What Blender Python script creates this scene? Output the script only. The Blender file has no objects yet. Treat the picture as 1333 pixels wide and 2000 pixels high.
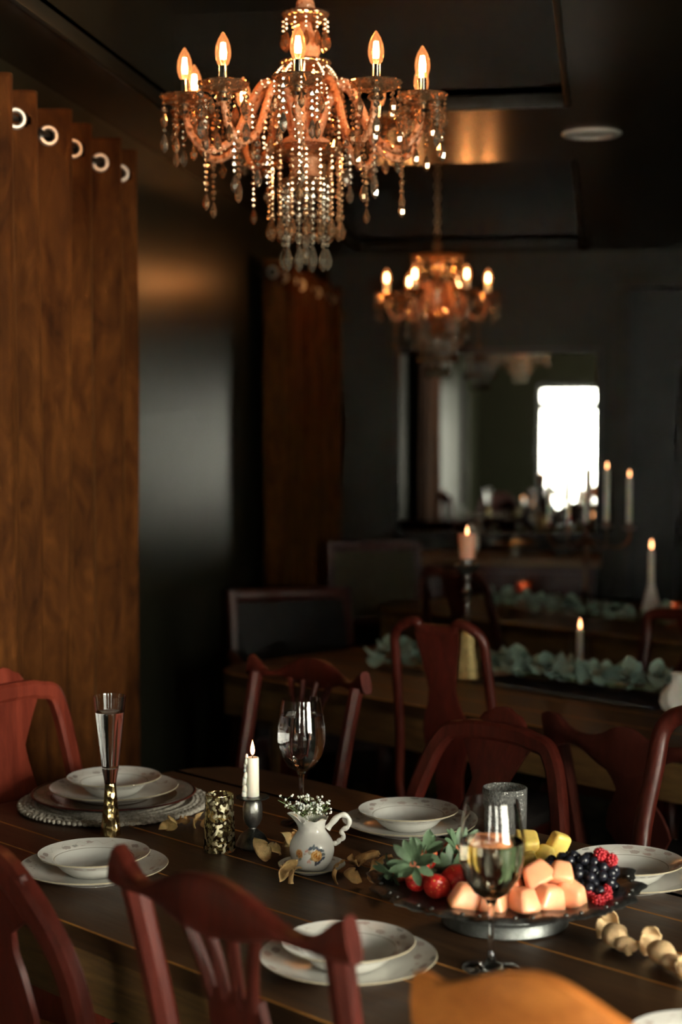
import bpy, bmesh, math, random
from mathutils import Vector, Matrix
R = math.radians
PI = math.pi
S = bpy.context.scene
C = S.collection
rnd = random.Random(11)

# ------------------------------------------------------------------ camera, sky, light, exposure
PSI = R(9.2)
cam_d = bpy.data.cameras.new('camera'); cam = bpy.data.objects.new('camera', cam_d); C.objects.link(cam)
cam.location = (0, 0, 1.58)
cam.rotation_euler = (R(90) - math.atan(170/3150), 0, PSI)
cam_d.sensor_fit = 'VERTICAL'; cam_d.sensor_height = 36; cam_d.sensor_width = 24
cam_d.lens = 36*3150/2000
cam_d.clip_start = .05; cam_d.clip_end = 60
cam_d.dof.use_dof = True; cam_d.dof.focus_distance = 3.02; cam_d.dof.aperture_fstop = 2.4
S.camera = cam
W = bpy.data.worlds.new('overcast_sky'); S.world = W; W.use_nodes = True
SKY = 41.0
wn = W.node_tree.nodes['Background']; wn.inputs[0].default_value = (1.0, .97, .8, 1); wn.inputs[1].default_value = SKY
S.view_settings.view_transform = 'Standard'; S.view_settings.look = 'None'
S.view_settings.gamma = 1; S.view_settings.use_curve_mapping = False
S.view_settings.exposure = 0.2
S.cycles.max_bounces = 12; S.cycles.transmission_bounces = 10; S.cycles.transparent_max_bounces = 16
S.cycles.caustics_reflective = True; S.cycles.caustics_refractive = True
S.cycles.sample_clamp_indirect = 6.0; S.cycles.blur_glossy = 0.6

def portal(name, loc, rot, sx, sy):
    l = bpy.data.lights.new(name, 'AREA'); l.shape = 'RECTANGLE'; l.size = sx; l.size_y = sy
    l.cycles.is_portal = True
    o = bpy.data.objects.new(name, l); C.objects.link(o); o.location = loc; o.rotation_euler = rot
    return o
# window openings: front wall (behind the camera) and left wall
XL, XR, YF, YB, ZC = -1.47, 3.2, -2.2, 8.5, 2.48
WF = [(-.76, .02, .50, 2.04), (1.4, 2.4, .50, 2.04)]
WR = [(-1.4, 1.2, .45, 2.2)]
WL = [(2.45, 2.95, .7, 2.15), (-.55, .05, .7, 2.15)]
for a, b, c, d in WF: portal('window_portal', ((a+b)/2, YF-.05, (c+d)/2), (R(90), 0, PI), b-a, d-c)
for a, b, c, d in WR: portal('window_portal', (XR+.05, (a+b)/2, (c+d)/2), (R(90), 0, R(90)), b-a, d-c)
#for a, b, c, d in WL[1:]: portal('window_portal', (XL-.05, (a+b)/2, (c+d)/2), (R(90), 0, -R(90)), b-a, d-c)

# ------------------------------------------------------------------ helpers
def new_mat(name):
    m = bpy.data.materials.new(name); m.use_nodes = True
    nt = m.node_tree
    return m, nt, nt.nodes['Principled BSDF'], nt.nodes['Material Output']
def N(nt, typ, **kw):
    n = nt.nodes.new(typ)
    for k, v in kw.items(): setattr(n, k, v)
    return n
def setin(n, **kw):
    for k, v in kw.items(): n.inputs[k.replace('_', ' ')].default_value = v
def c4(c): return (c[0], c[1], c[2], 1)
def ramp(nt, fac, stops):
    r = N(nt, 'ShaderNodeValToRGB'); e = r.color_ramp.elements
    while len(e) < len(stops): e.new(.5)
    for i, (p, c) in enumerate(stops): e[i].position = p; e[i].color = c4(c) if len(c) == 3 else c
    nt.links.new(fac, r.inputs[0]); return r.outputs[0]
def math_n(nt, op, a, b=None, c=None):
    n = N(nt, 'ShaderNodeMath', operation=op)
    for i, v in enumerate((a, b, c)):
        if v is None: continue
        if isinstance(v, (int, float)): n.inputs[i].default_value = v
        else: nt.links.new(v, n.inputs[i])
    return n.outputs[0]
def mixc(nt, f, a, b):
    n = N(nt, 'ShaderNodeMix', data_type='RGBA')
    for i, v in ((0, f), (6, a), (7, b)):
        if isinstance(v, (int, float)): n.inputs[i].default_value = v
        elif isinstance(v, tuple): n.inputs[i].default_value = c4(v)
        else: nt.links.new(v, n.inputs[i])
    return n.outputs[2]
def coords(nt, scale=(1, 1, 1), rand=True):
    tc = N(nt, 'ShaderNodeTexCoord'); mp = N(nt, 'ShaderNodeMapping')
    mp.inputs['Scale'].default_value = scale
    nt.links.new(tc.outputs['Object'], mp.inputs['Vector'])
    if rand:
        oi = N(nt, 'ShaderNodeObjectInfo'); vm = N(nt, 'ShaderNodeVectorMath', operation='SCALE')
        cb = N(nt, 'ShaderNodeCombineXYZ')
        for i in range(3): nt.links.new(oi.outputs['Random'], cb.inputs[i])
        nt.links.new(cb.outputs[0], vm.inputs[0]); vm.inputs['Scale'].default_value = 37.0
        nt.links.new(vm.outputs[0], mp.inputs['Location'])
    return mp.outputs[0]
def bump(nt, p, h, strength=.3, dist=.01):
    b = N(nt, 'ShaderNodeBump'); b.inputs['Strength'].default_value = strength; b.inputs['Distance'].default_value = dist
    nt.links.new(h, b.inputs['Height']); nt.links.new(b.outputs[0], p.inputs['Normal'])
def noise(nt, vec, scale, detail=4, rough=.6, dist=0):
    n = N(nt, 'ShaderNodeTexNoise'); setin(n, Scale=scale, Detail=detail, Roughness=rough, Distortion=dist)
    nt.links.new(vec, n.inputs['Vector']); return n.outputs['Fac']

def plain(name, col, rough=.5, metal=0, var=.12, nscale=20, spec=.5, coat=0, bumpk=0, trans=0, ior=1.5, sub=0, sheen=0):
    m, nt, p, o = new_mat(name)
    f = noise(nt, coords(nt), nscale)
    d = tuple(max(0, c*(1-var)) for c in col); l = tuple(min(1, c*(1+var)) for c in col)
    nt.links.new(ramp(nt, f, [(.3, d), (.7, l)]), p.inputs['Base Color'])
    setin(p, Roughness=rough, Metallic=metal, IOR=ior)
    p.inputs['Specular IOR Level'].default_value = spec
    p.inputs['Coat Weight'].default_value = coat; p.inputs['Coat Roughness'].default_value = .12
    p.inputs['Transmission Weight'].default_value = trans
    if sub:
        p.inputs['Subsurface Weight'].default_value = sub; p.inputs['Subsurface Radius'].default_value = (.02, .008, .004)
        p.inputs['Subsurface Scale'].default_value = .5
    if sheen:
        p.inputs['Sheen Weight'].default_value = sheen; p.inputs['Sheen Roughness'].default_value = .4
        p.inputs['Sheen Tint'].default_value = c4(tuple(min(1, c*3) for c in col))
    if bumpk: bump(nt, p, noise(nt, coords(nt), nscale*4), bumpk, .004)
    return m
def wood(name, dark, light, rough=.35, scale=(2, 28, 28), coat=0., knots=False, bumpk=.12, spec=.5):
    m, nt, p, o = new_mat(name)
    v = coords(nt, scale)
    f1 = noise(nt, v, 1.6, 6, .62, .8); f2 = noise(nt, v, 7, 3, .6)
    f = math_n(nt, 'ADD', math_n(nt, 'MULTIPLY', f1, .7), math_n(nt, 'MULTIPLY', f2, .3))
    nt.links.new(ramp(nt, f, [(.32, dark), (.66, light)]), p.inputs['Base Color'])
    p.inputs['Roughness'].default_value = rough
    nt.links.new(math_n(nt, 'ADD', math_n(nt, 'MULTIPLY', f2, .25), rough-.12), p.inputs['Roughness'])
    p.inputs['Coat Weight'].default_value = coat; p.inputs['Coat Roughness'].default_value = .15
    bump(nt, p, f, bumpk, .004); p.inputs['Specular IOR Level'].default_value = spec
    return m
def glass(name, col=(1, 1, 1), rough=0., ior=1.45):
    m, nt, p, o = new_mat(name)
    setin(p, Base_Color=c4(col), Roughness=rough, IOR=ior)
    p.inputs['Transmission Weight'].default_value = 1
    return m
def emit(name, col, k):
    m, nt, p, o = new_mat(name)
    setin(p, Base_Color=c4(tuple(.5*x for x in col)), Emission_Color=c4(col), Emission_Strength=k, Roughness=.6)
    return m

class MB:
    def __init__(s): s.b = bmesh.new(); s.mi = 0
    def _f(s, vs):
        try:
            f = s.b.faces.new(vs); f.material_index = s.mi; return f
        except ValueError: return None
    def box(s, x0, x1, y0, y1, z0, z1, bev=0.):
        if bev <= 0:
            v = [s.b.verts.new(p) for p in ((x0,y0,z0),(x1,y0,z0),(x1,y1,z0),(x0,y1,z0),(x0,y0,z1),(x1,y0,z1),(x1,y1,z1),(x0,y1,z1))]
            for q in ((3,2,1,0),(4,5,6,7),(0,1,5,4),(1,2,6,5),(2,3,7,6),(3,0,4,7)): s._f([v[i] for i in q])
        else:
            t = bmesh.new(); g = bmesh.ops.create_cube(t, size=1)
            for w in t.verts: w.co = Vector(((x0+x1)/2+w.co.x*(x1-x0), (y0+y1)/2+w.co.y*(y1-y0), (z0+z1)/2+w.co.z*(z1-z0)))
            bmesh.ops.bevel(t, geom=list(t.edges), offset=bev, segments=2, profile=.6, affect='EDGES')
            s.join(t)
        return s
    def join(s, t, M=None):
        mp = {}
        for v in t.verts: mp[v] = s.b.verts.new(M @ v.co if M else v.co)
        for f in t.faces:
            g = s._f([mp[v] for v in f.verts])
            if g: g.material_index = max(s.mi, f.material_index)
        t.free(); return s
    def lathe(s, prof, seg=40, cx=0, cy=0, cz=0, fr=None, fz=None, ax=None):
        rings = []
        for i, (r, z) in enumerate(prof):
            if r <= 1e-6:
                rings.append([s.b.verts.new((cx, cy, cz+z))]); continue
            ring = []
            for k in range(seg):
                th = 2*PI*k/seg
                rr = r*(fr(th, i, z) if fr else 1); zz = z+(fz(th, i, r) if fz else 0)
                ring.append(s.b.verts.new((cx+rr*math.cos(th), cy+rr*math.sin(th), cz+zz)))
            rings.append(ring)
        for a, b in zip(rings, rings[1:]):
            if len(a) == 1 and len(b) == 1: continue
            for k in range(seg):
                k2 = (k+1) % seg
                if len(a) == 1: s._f([a[0], b[k2], b[k]])
                elif len(b) == 1: s._f([a[k], a[k2], b[0]])
                else: s._f([a[k], a[k2], b[k2], b[k]])
        for ring, top in ((rings[0], 0), (rings[-1], 1)):
            if len(ring) > 1 and not s.closed(prof): s._f(ring if top else list(reversed(ring)))
        return s
    def closed(s, prof): return False
    def sphere(s, c, r, sub=2, sc=(1, 1, 1)):
        t = bmesh.new(); bmesh.ops.create_icosphere(t, subdivisions=sub, radius=1)
        return s.join(t, Matrix.Translation(c) @ Matrix.Diagonal((r*sc[0], r*sc[1], r*sc[2], 1)))
    def sweep(s, path, a, b, B=None, k=8, sq=.35, cap=True, closed=False):
        """rounded cross-section swept along path; a = half size in the plane across B, b = half size along B."""
        P = [Vector(p) for p in path]; n = len(P); rings = []
        A = a if hasattr(a, '__len__') else [a]*n
        Bv = b if hasattr(b, '__len__') else [b]*n
        prevN = None
        for i in range(n):
            if closed: T = P[(i+1) % n]-P[i-1]
            else: T = P[min(i+1, n-1)]-P[max(i-1, 0)]
            T.normalize()
            if B is not None:
                bb = Vector(B); bb = (bb-T*bb.dot(T)).normalized(); nn = T.cross(bb)
            else:
                if prevN is None:
                    u = Vector((0, 0, 1)) if abs(T.z) < .9 else Vector((1, 0, 0))
                    nn = (u-T*u.dot(T)).normalized()
                else: nn = (prevN-T*prevN.dot(T)).normalized()
                bb = T.cross(nn) * -1
            prevN = nn
            ring = []
            for q in range(k):
                th = 2*PI*(q+.5)/k; c, d = math.cos(th), math.sin(th)
                e = 1-sq*.5
                cx = math.copysign(abs(c)**e, c); cy = math.copysign(abs(d)**e, d)
                if sq > .9:
                    m = max(abs(c), abs(d)); cx, cy = c/m, d/m
                ring.append(s.b.verts.new(P[i]+nn*A[i]*cx+bb*Bv[i]*cy))
            rings.append(ring)
        prs = list(zip(rings, rings[1:]))+([(rings[-1], rings[0])] if closed else [])
        for r0, r1 in prs:
            for q in range(k): s._f([r0[q], r0[(q+1) % k], r1[(q+1) % k], r1[q]])
        if cap and not closed:
            s._f(list(reversed(rings[0]))); s._f(rings[-1])
        return s
    def tube(s, path, r, k=8, **kw): return s.sweep(path, r, r, None, k, 0, **kw)
    def torus(s, c, R1, r, axis='z', seg=20, k=8, M=None):
        pts = []
        for i in range(seg):
            th = 2*PI*i/seg; p = Vector((R1*math.cos(th), R1*math.sin(th), 0))
            if axis == 'x': p = Vector((0, p.x, p.y))
            if axis == 'y': p = Vector((p.x, 0, p.y))
            if M: p = M @ p
            pts.append(Vector(c)+p)
        B = {'z': (0,0,1), 'x': (1,0,0), 'y': (0,1,0)}[axis]
        if M: B = M @ Vector(B)
        return s.sweep(pts, r, r, B, k, 0, closed=True)
    def mesh(s, name, mats, smooth=40):
        bmesh.ops.recalc_face_normals(s.b, faces=s.b.faces)
        me = bpy.data.meshes.new(name); s.b.to_mesh(me); s.b.free()
        for m in (mats if isinstance(mats, (list, tuple)) else [mats]): me.materials.append(m)
        if smooth:
            me.polygons.foreach_set('use_smooth', [True]*len(me.polygons))
            me.set_sharp_from_angle(angle=R(smooth))
        return me
    def build(s, name, mats, parent=None, smooth=40, loc=None, rot=None):
        return link(name, s.mesh(name, mats, smooth), parent, loc, rot)
def link(name, me, parent=None, loc=None, rot=None, scale=None):
    o = bpy.data.objects.new(name, me); C.objects.link(o)
    if parent: o.parent = parent
    if loc is not None: o.location = loc
    if rot is not None: o.rotation_euler = rot
    if scale is not None: o.scale = scale
    return o
def tag(o, label=None, cat=None, group=None, kind=None):
    if label: o['label'] = label
    if cat: o['category'] = cat
    if group: o['group'] = group
    if kind: o['kind'] = kind
    return o
def thing(name, label, cat, loc=(0, 0, 0), rz=0, group=None):
    o = bpy.data.objects.new(name, None); C.objects.link(o); o.empty_display_size = .05
    o.location = loc; o.rotation_euler = (0, 0, rz)
    return tag(o, label, cat, group)
def copy_thing(o, loc, rz=0, label=None, parent=None):
    c = o.copy(); C.objects.link(c)
    if parent is None:
        c.location = loc; c.rotation_euler = (0, 0, rz)
        if label: c['label'] = label
    else: c.parent = parent
    for ch in list(o.children): copy_thing(ch, None, parent=c)
    return c
def lamp(name, parent, loc, watts, col, rad):
    l = bpy.data.lights.new(name, 'POINT'); l.energy = watts; l.color = col; l.shadow_soft_size = rad
    o = bpy.data.objects.new(name, l); C.objects.link(o); o.parent = parent; o.location = loc
    return o
TA = R(-36.7); TX = Vector((math.cos(TA), math.sin(TA))); NX = Vector((-math.sin(TA), math.cos(TA)))
def TN(t, n, z=0.): p = TX*t+NX*n; return Vector((p.x, p.y, z))
def smooth_path(pts, n=4):
    P = [Vector(p) for p in pts]; out = []
    for i in range(len(P)-1):
        p0 = P[max(i-1, 0)]; p1 = P[i]; p2 = P[i+1]; p3 = P[min(i+2, len(P)-1)]
        for k in range(n):
            t = k/n
            out.append(.5*((2*p1)+(p2-p0)*t+(2*p0-5*p1+4*p2-p3)*t*t+(3*p1-p0-3*p2+p3)*t**3))
    out.append(P[-1]); return out
def interp(tab, x):
    for (a, va), (b, vb) in zip(tab, tab[1:]):
        if x <= b: return va+(vb-va)*max(0, min(1, (x-a)/(b-a)))
    return tab[-1][1]

# ------------------------------------------------------------------ materials
M_wall = plain('satin_dark_green_wall_paint', (.011, .0115, .007), .3, var=.06, nscale=3, spec=.16)
M_wallb = plain('dark_olive_wall_paint', (.02, .0185, .012), .5, var=.06, nscale=3, spec=.2)
M_ceil = plain('satin_dark_ceiling_paint', (.01, .009, .0055), .27, var=.05, nscale=3, spec=.45)
M_wall.node_tree.nodes['Principled BSDF'].inputs['Specular Tint'].default_value = (1, .95, .76, 1)
M_trim = plain('dark_trim_paint', (.009, .0095, .007), .45, var=.06, spec=.2)
M_floor = wood('dark_floor_boards', (.012, .008, .006), (.03, .018, .011), .45)
M_top = wood('dark_walnut_table_boards', (.03, .013, .0055), (.085, .04, .016), .42, (2.2, 30, 30))
M_edge = wood('worn_glint_table_board_edge', (.42, .17, .035), (.65, .3, .075), .5, (3, 30, 30))  # lighter edge wood; the glint along the board gaps is put into its colour
M_apron = wood('brown_table_apron', (.08, .04, .013), (.23, .125, .043), .55, (2.2, 22, 22))
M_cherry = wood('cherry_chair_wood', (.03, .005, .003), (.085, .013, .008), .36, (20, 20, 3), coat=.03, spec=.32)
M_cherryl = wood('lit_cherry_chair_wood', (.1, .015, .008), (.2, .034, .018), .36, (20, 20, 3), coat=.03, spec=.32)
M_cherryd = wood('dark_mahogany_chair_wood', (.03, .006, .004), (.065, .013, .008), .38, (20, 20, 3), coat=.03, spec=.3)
M_honey = wood('honey_chair_wood', (.42, .12, .022), (.72, .25, .055), .35, (8, 16, 16), coat=.25)
M_seat = plain('dark_seat_fabric', (.02, .014, .012), .8, var=.3, nscale=60, bumpk=.3)
M_iron = plain('blackened_metal', (.03, .028, .025), .4, metal=.8)
M_bronze = plain('dark_bronze', (.16, .085, .05), .28, metal=.95)
M_brass = plain('brushed_nickel', (.85, .78, .68), .3, metal=1)
M_goldm = plain('pale_gold_mercury_glass', (.8, .58, .26), .3, metal=1, var=.35, nscale=60, bumpk=.5)
M_ring = plain('satin_nickel', (.62, .58, .52), .4, metal=.85)
M_leather = plain('black_leather', (.009, .009, .008), .55, var=.2, nscale=40, bumpk=.25, spec=.2)
M_olive = plain('olive_woven_upholstery', (.06, .05, .026), .85, var=.25, nscale=90, bumpk=.3)
M_glass = glass('clear_glass')
M_water = glass('water', (1, 1, 1), 0, 1.33)
M_wine = glass('pale_white_wine', (1, .93, .76), 0, 1.34)
M_wax = plain('ivory_wax', (.83, .8, .68), .45, var=.04, sub=.35)
M_waxp = plain('peach_wax', (.8, .42, .28), .5, var=.05, sub=.4)
M_flame = emit('candle_flame', (1, .42, .17), 6.5)
M_wick = plain('burnt_wick', (.02, .015, .01), .9)
M_pewter = plain('aged_pewter', (.36, .36, .34), .32, metal=.95, var=.35, nscale=60, bumpk=.15)
M_ped = plain('dull_grey_pewter', (.2, .21, .205), .42, metal=.9, var=.3, nscale=50, bumpk=.15)
M_silver = plain('tarnished_silver', (.13, .13, .125), .3, metal=.9, var=.5, nscale=70, bumpk=.2)
M_goldf = plain('hammered_gold_metal', (.78, .58, .27), .2, metal=1, var=.15)
p = M_goldf.node_tree.nodes['Principled BSDF']; nt = M_goldf.node_tree; vo = N(nt, 'ShaderNodeTexVoronoi'); setin(vo, Scale=95.0); nt.links.new(coords(nt, (1, 1, .6)), vo.inputs['Vector']); bump(nt, p, vo.outputs['Distance'], .8, .006)
M_petal = plain('dried_petal', (.85, .5, .22), .7, var=.35, nscale=45, bumpk=.35, sub=.1)
M_petalb = plain('browned_dried_petal', (.6, .34, .13), .75, var=.4, nscale=45, bumpk=.35)
M_petalw = plain('cream_dried_petal', (.74, .5, .27), .65, var=.25, nscale=40, bumpk=.3, sub=.1)
M_straw = None
M_melon = plain('cantaloupe_flesh', (.92, .4, .22), .3, var=.14, nscale=25, sub=.45)
M_pine = plain('pineapple_flesh', (.88, .62, .16), .35, var=.18, nscale=35, sub=.3)
M_blue = plain('blueberry_skin', (.012, .013, .02), .28, var=.5, nscale=120, spec=.6)
M_rasp = plain('raspberry_flesh', (.42, .018, .028), .35, var=.3, nscale=90, sub=.15)
M_blackb = plain('blackberry_flesh', (.02, .007, .014), .25, var=.3, nscale=90)
M_leaf = plain('strawberry_leaf', (.09, .15, .08), .55, var=.35, nscale=60)
M_eucal = plain('eucalyptus_leaf', (.3, .42, .35), .6, var=.4, nscale=25)
M_stem = plain('green_stem', (.14, .19, .07), .6)
M_bloom = plain('white_blossom', (.85, .83, .76), .7, var=.05, sub=.2)
M_white = plain('white_glazed_ceramic', (.8, .78, .72), .15, var=.03, spec=.5)
M_navy = plain('navy_cloth', (.012, .018, .035), .8, var=.3, nscale=60)
M_jute = None
M_rod = plain('dark_curtain_rod', (.02, .018, .016), .4, metal=.7)

m, nt, p, o = new_mat('strawberry_skin'); M_straw = m
f = N(nt, 'ShaderNodeTexVoronoi'); setin(f, Scale=190.0); nt.links.new(coords(nt, rand=False), f.inputs['Vector'])
sep = N(nt, 'ShaderNodeSeparateXYZ'); nt.links.new(coords(nt, rand=False), sep.inputs[0])
base = ramp(nt, math_n(nt, 'MULTIPLY_ADD', sep.outputs[2], 22, .52), [(.0, (.42, .012, .012)), (.7, (.5, .03, .02)), (1., (.75, .35, .2))])
nt.links.new(mixc(nt, math_n(nt, 'LESS_THAN', f.outputs['Distance'], .2), base, (.7, .42, .12)), p.inputs['Base Color'])
setin(p, Roughness=.3); bump(nt, p, f.outputs['Distance'], .35, .003)

m, nt, p, o = new_mat('braided_jute'); M_jute = m
f = noise(nt, coords(nt), 160, 3)
nt.links.new(ramp(nt, f, [(.3, (.25, .22, .18)), (.7, (.62, .57, .49))]), p.inputs['Base Color']); setin(p, Roughness=.9); bump(nt, p, f, .5, .003)

m, nt, p, o = new_mat('rust_velvet'); M_velvet = m
v = coords(nt, (1, 2.2, .6)); f = noise(nt, v, 10, 6, .62, 1.2); f2 = noise(nt, coords(nt, (1, 1, .15)), 45, 3)
ff = math_n(nt, 'ADD', math_n(nt, 'MULTIPLY', f, .72), math_n(nt, 'MULTIPLY', f2, .28))
nt.links.new(ramp(nt, ff, [(.34, (.024, .0068, .0013)), (.52, (.056, .0168, .003)), (.7, (.1, .032, .006))]), p.inputs['Base Color'])
setin(p, Roughness=.85); p.inputs['Specular IOR Level'].default_value = .08; p.inputs['Sheen Weight'].default_value = .15; p.inputs['Sheen Roughness'].default_value = .35
p.inputs['Sheen Tint'].default_value = (1, .55, .22, 1); bump(nt, p, ff, .4, .012)

m, nt, p, o = new_mat('teal_patterned_rug'); M_rug = m
v = coords(nt, rand=False); f = noise(nt, v, 9, 5, .7, 1.5); f2 = noise(nt, v, 90, 2)
nt.links.new(ramp(nt, math_n(nt, 'ADD', math_n(nt, 'MULTIPLY', f, .7), math_n(nt, 'MULTIPLY', f2, .3)), [(.35, (.012, .03, .034)), (.52, (.06, .1, .1)), (.62, (.2, .19, .09)), (.7, (.05, .09, .09))]), p.inputs['Base Color'])
setin(p, Roughness=.95); bump(nt, p, f2, .6, .006)

def china(name, r0, r1, k, ring=None, body=(.74, .73, .69)):
    m, nt, p, o = new_mat(name)
    tc = N(nt, 'ShaderNodeTexCoord'); sp = N(nt, 'ShaderNodeSeparateXYZ'); nt.links.new(tc.outputs['Object'], sp.inputs[0])
    x, y = sp.outputs[0], sp.outputs[1]
    r = math_n(nt, 'SQRT', math_n(nt, 'ADD', math_n(nt, 'MULTIPLY', x, x), math_n(nt, 'MULTIPLY', y, y)))
    th = math_n(nt, 'ARCTAN2', y, x)
    v = math_n(nt, 'DIVIDE', math_n(nt, 'SUBTRACT', r, r0), r1-r0)
    cb = N(nt, 'ShaderNodeCombineXYZ')
    nt.links.new(math_n(nt, 'MULTIPLY', th, k/(2*PI)), cb.inputs[0]); nt.links.new(math_n(nt, 'MULTIPLY', v, 2.0), cb.inputs[1])
    vo = N(nt, 'ShaderNodeTexVoronoi'); setin(vo, Scale=1.0, Randomness=.75); nt.links.new(cb.outputs[0], vo.inputs['Vector'])
    no = noise(nt, cb.outputs[0], 5, 3)
    fl = math_n(nt, 'LESS_THAN', math_n(nt, 'ADD', vo.outputs['Distance'], math_n(nt, 'MULTIPLY', no, .45)), .56)
    vine = math_n(nt, 'LESS_THAN', math_n(nt, 'ABSOLUTE', math_n(nt, 'SUBTRACT', v, math_n(nt, 'MULTIPLY_ADD', math_n(nt, 'SINE', math_n(nt, 'MULTIPLY', th, k)), .16, .5))), .045)
    band = math_n(nt, 'MULTIPLY', math_n(nt, 'GREATER_THAN', v, .12), math_n(nt, 'LESS_THAN', v, .9))
    c = mixc(nt, math_n(nt, 'MULTIPLY', band, .35), body, (.66, .62, .56))
    c = mixc(nt, math_n(nt, 'MULTIPLY', math_n(nt, 'MULTIPLY', vine, band), .3), c, (.5, .47, .4))
    fc = ramp(nt, vo.outputs['Color'], [(.2, (.32, .26, .24)), (.5, (.5, .36, .32)), (.8, (.28, .29, .27))])
    c = mixc(nt, math_n(nt, 'MULTIPLY', math_n(nt, 'MULTIPLY', fl, band), .8), c, fc)
    if ring: c = mixc(nt, math_n(nt, 'LESS_THAN', math_n(nt, 'ABSOLUTE', math_n(nt, 'SUBTRACT', r, ring)), .0007), c, (.36, .33, .28))
    c = mixc(nt, math_n(nt, 'GREATER_THAN', v, .965), c, (.5, .43, .3))
    nt.links.new(c, p.inputs['Base Color']); setin(p, Roughness=.14)
    return m
M_plate = china('floral_rim_china', .096, .135, 22)
M_bowl = china('floral_rim_china_bowl', .072, .102, 18, .072)
M_saucer = china('small_floral_china', .04, .062, 12)
M_charger = china('brown_floral_charger', .13, .176, 18, body=(.14, .085, .05))

# speckled mercury glass
m, nt, p, o = new_mat('flecked_mercury_glass'); M_merc = m
vo = N(nt, 'ShaderNodeTexVoronoi', feature='SMOOTH_F1'); setin(vo, Scale=135.0); nt.links.new(coords(nt, (1, 1, .8)), vo.inputs['Vector'])
no = noise(nt, coords(nt), 110, 3)
mask = math_n(nt, 'GREATER_THAN', math_n(nt, 'ADD', vo.outputs['Distance'], math_n(nt, 'MULTIPLY', no, .5)), .6)
setin(p, Base_Color=(.95, .87, .6, 1), Metallic=1, Roughness=.4)
g = N(nt, 'ShaderNodeBsdfGlass'); setin(g, IOR=1.4, Roughness=.02, Color=(.95, .95, .88, 1))
mx = N(nt, 'ShaderNodeMixShader'); nt.links.new(mask, mx.inputs[0]); nt.links.new(p.outputs[0], mx.inputs[1]); nt.links.new(g.outputs[0], mx.inputs[2])
nt.links.new(mx.outputs[0], o.inputs['Surface'])

# crystal of the chandeliers
M_crys = plain('amber_crystal', (.8, .5, .28), .04, trans=.92, ior=1.55, var=.1, nscale=9)
M_clear = plain('clear_crystal', (.8, .72, .58), .03, trans=.95, ior=1.55, var=.05, nscale=9)
for m_, tint in ((M_crys, (1, .68, .42, 1)), (M_clear, (1, .92, .8, 1))):
    nt = m_.node_tree; p = nt.nodes['Principled BSDF']; o = nt.nodes['Material Output']
    g_ = N(nt, 'ShaderNodeBsdfGlossy'); setin(g_, Roughness=.09, Color=tint); mx = N(nt, 'ShaderNodeMixShader'); mx.inputs[0].default_value = .3
    nt.links.new(p.outputs[0], mx.inputs[1]); nt.links.new(g_.outputs[0], mx.inputs[2]); nt.links.new(mx.outputs[0], o.inputs['Surface'])
m, nt, p, o = new_mat('copper_tinted_twisted_glass'); M_arm = m
wv = N(nt, 'ShaderNodeTexVoronoi'); setin(wv, Scale=160.0); nt.links.new(coords(nt, rand=False), wv.inputs['Vector'])
setin(p, Base_Color=(1, .48, .25, 1), Roughness=.13, IOR=1.5); p.inputs['Transmission Weight'].default_value = .5; p.inputs['Specular IOR Level'].default_value = .8
bump(nt, p, wv.outputs['Distance'], .8, .004)
M_chrome = plain('polished_chrome', (.8, .74, .66), .12, metal=1, var=.05)
m, nt, p, o = new_mat('warm_bulb_glass'); M_bulb = m
tr = N(nt, 'ShaderNodeBsdfTransparent'); setin(tr, Color=(1, .86, .66, 1))
gl = N(nt, 'ShaderNodeBsdfGlossy'); setin(gl, Roughness=.05, Color=(1, .9, .8, 1))
lw = N(nt, 'ShaderNodeLayerWeight'); setin(lw, Blend=.25)
em = N(nt, 'ShaderNodeEmission'); setin(em, Color=(1, .34, .11, 1), Strength=.36)
mx = N(nt, 'ShaderNodeMixShader'); nt.links.new(math_n(nt, 'MULTIPLY', lw.outputs['Fresnel'], .4), mx.inputs[0]); nt.links.new(tr.outputs[0], mx.inputs[1]); nt.links.new(gl.outputs[0], mx.inputs[2])
ad = N(nt, 'ShaderNodeAddShader'); nt.links.new(mx.outputs[0], ad.inputs[0]); nt.links.new(em.outputs[0], ad.inputs[1])
nt.links.new(ad.outputs[0], o.inputs['Surface'])
M_fil = emit('glowing_filament', (1, .66, .34), 24)

# ------------------------------------------------------------------ room shell
def wall_with_holes(name, axis, pos, thick, u0, u1, z0, z1, holes, mat):
    """axis 'x': wall at x=pos running along y; holes (u0,u1,z0,z1)."""
    us = sorted({u0, u1, *[h[0] for h in holes], *[h[1] for h in holes]}); b = MB()
    for a, c in zip(us, us[1:]):
        hs = [h for h in holes if h[0] <= a and h[1] >= c]; zs = [z0]
        for h in hs: zs += [h[2], h[3]]
        zs.append(z1)
        for i in range(0, len(zs), 2):
            if zs[i+1]-zs[i] < 1e-4: continue
            if axis == 'x': b.box(min(pos, pos+thick), max(pos, pos+thick), a, c, zs[i], zs[i+1])
            else: b.box(a, c, min(pos, pos+thick), max(pos, pos+thick), zs[i], zs[i+1])
    o = b.build(name, mat, smooth=0); o['kind'] = 'structure'; return o
ZT = 2.85
wall_with_holes('wall_left', 'x', XL, -.14, YF-.14, YB+.14, 0, ZT, WL, M_wall)
wall_with_holes('wall_front', 'y', YF, -.14, XL, XR, 0, ZT, WF, M_wall)
wall_with_holes('wall_right', 'x', XR, .14, YF-.14, YB+.14, 0, ZT, WR, M_wallb)
DX0, DX1, DZ = .14, 1.06, 2.29
wall_with_holes('wall_back', 'y', YB, .14, XL, XR, 0, ZT, [(DX0, DX1, 0, DZ)], M_wallb)
o = MB().box(XL-.14, XR+.14, YF-.14, YB+1.6, -.1, 0).build('floor', M_floor, smooth=0); o['kind'] = 'structure'
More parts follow.
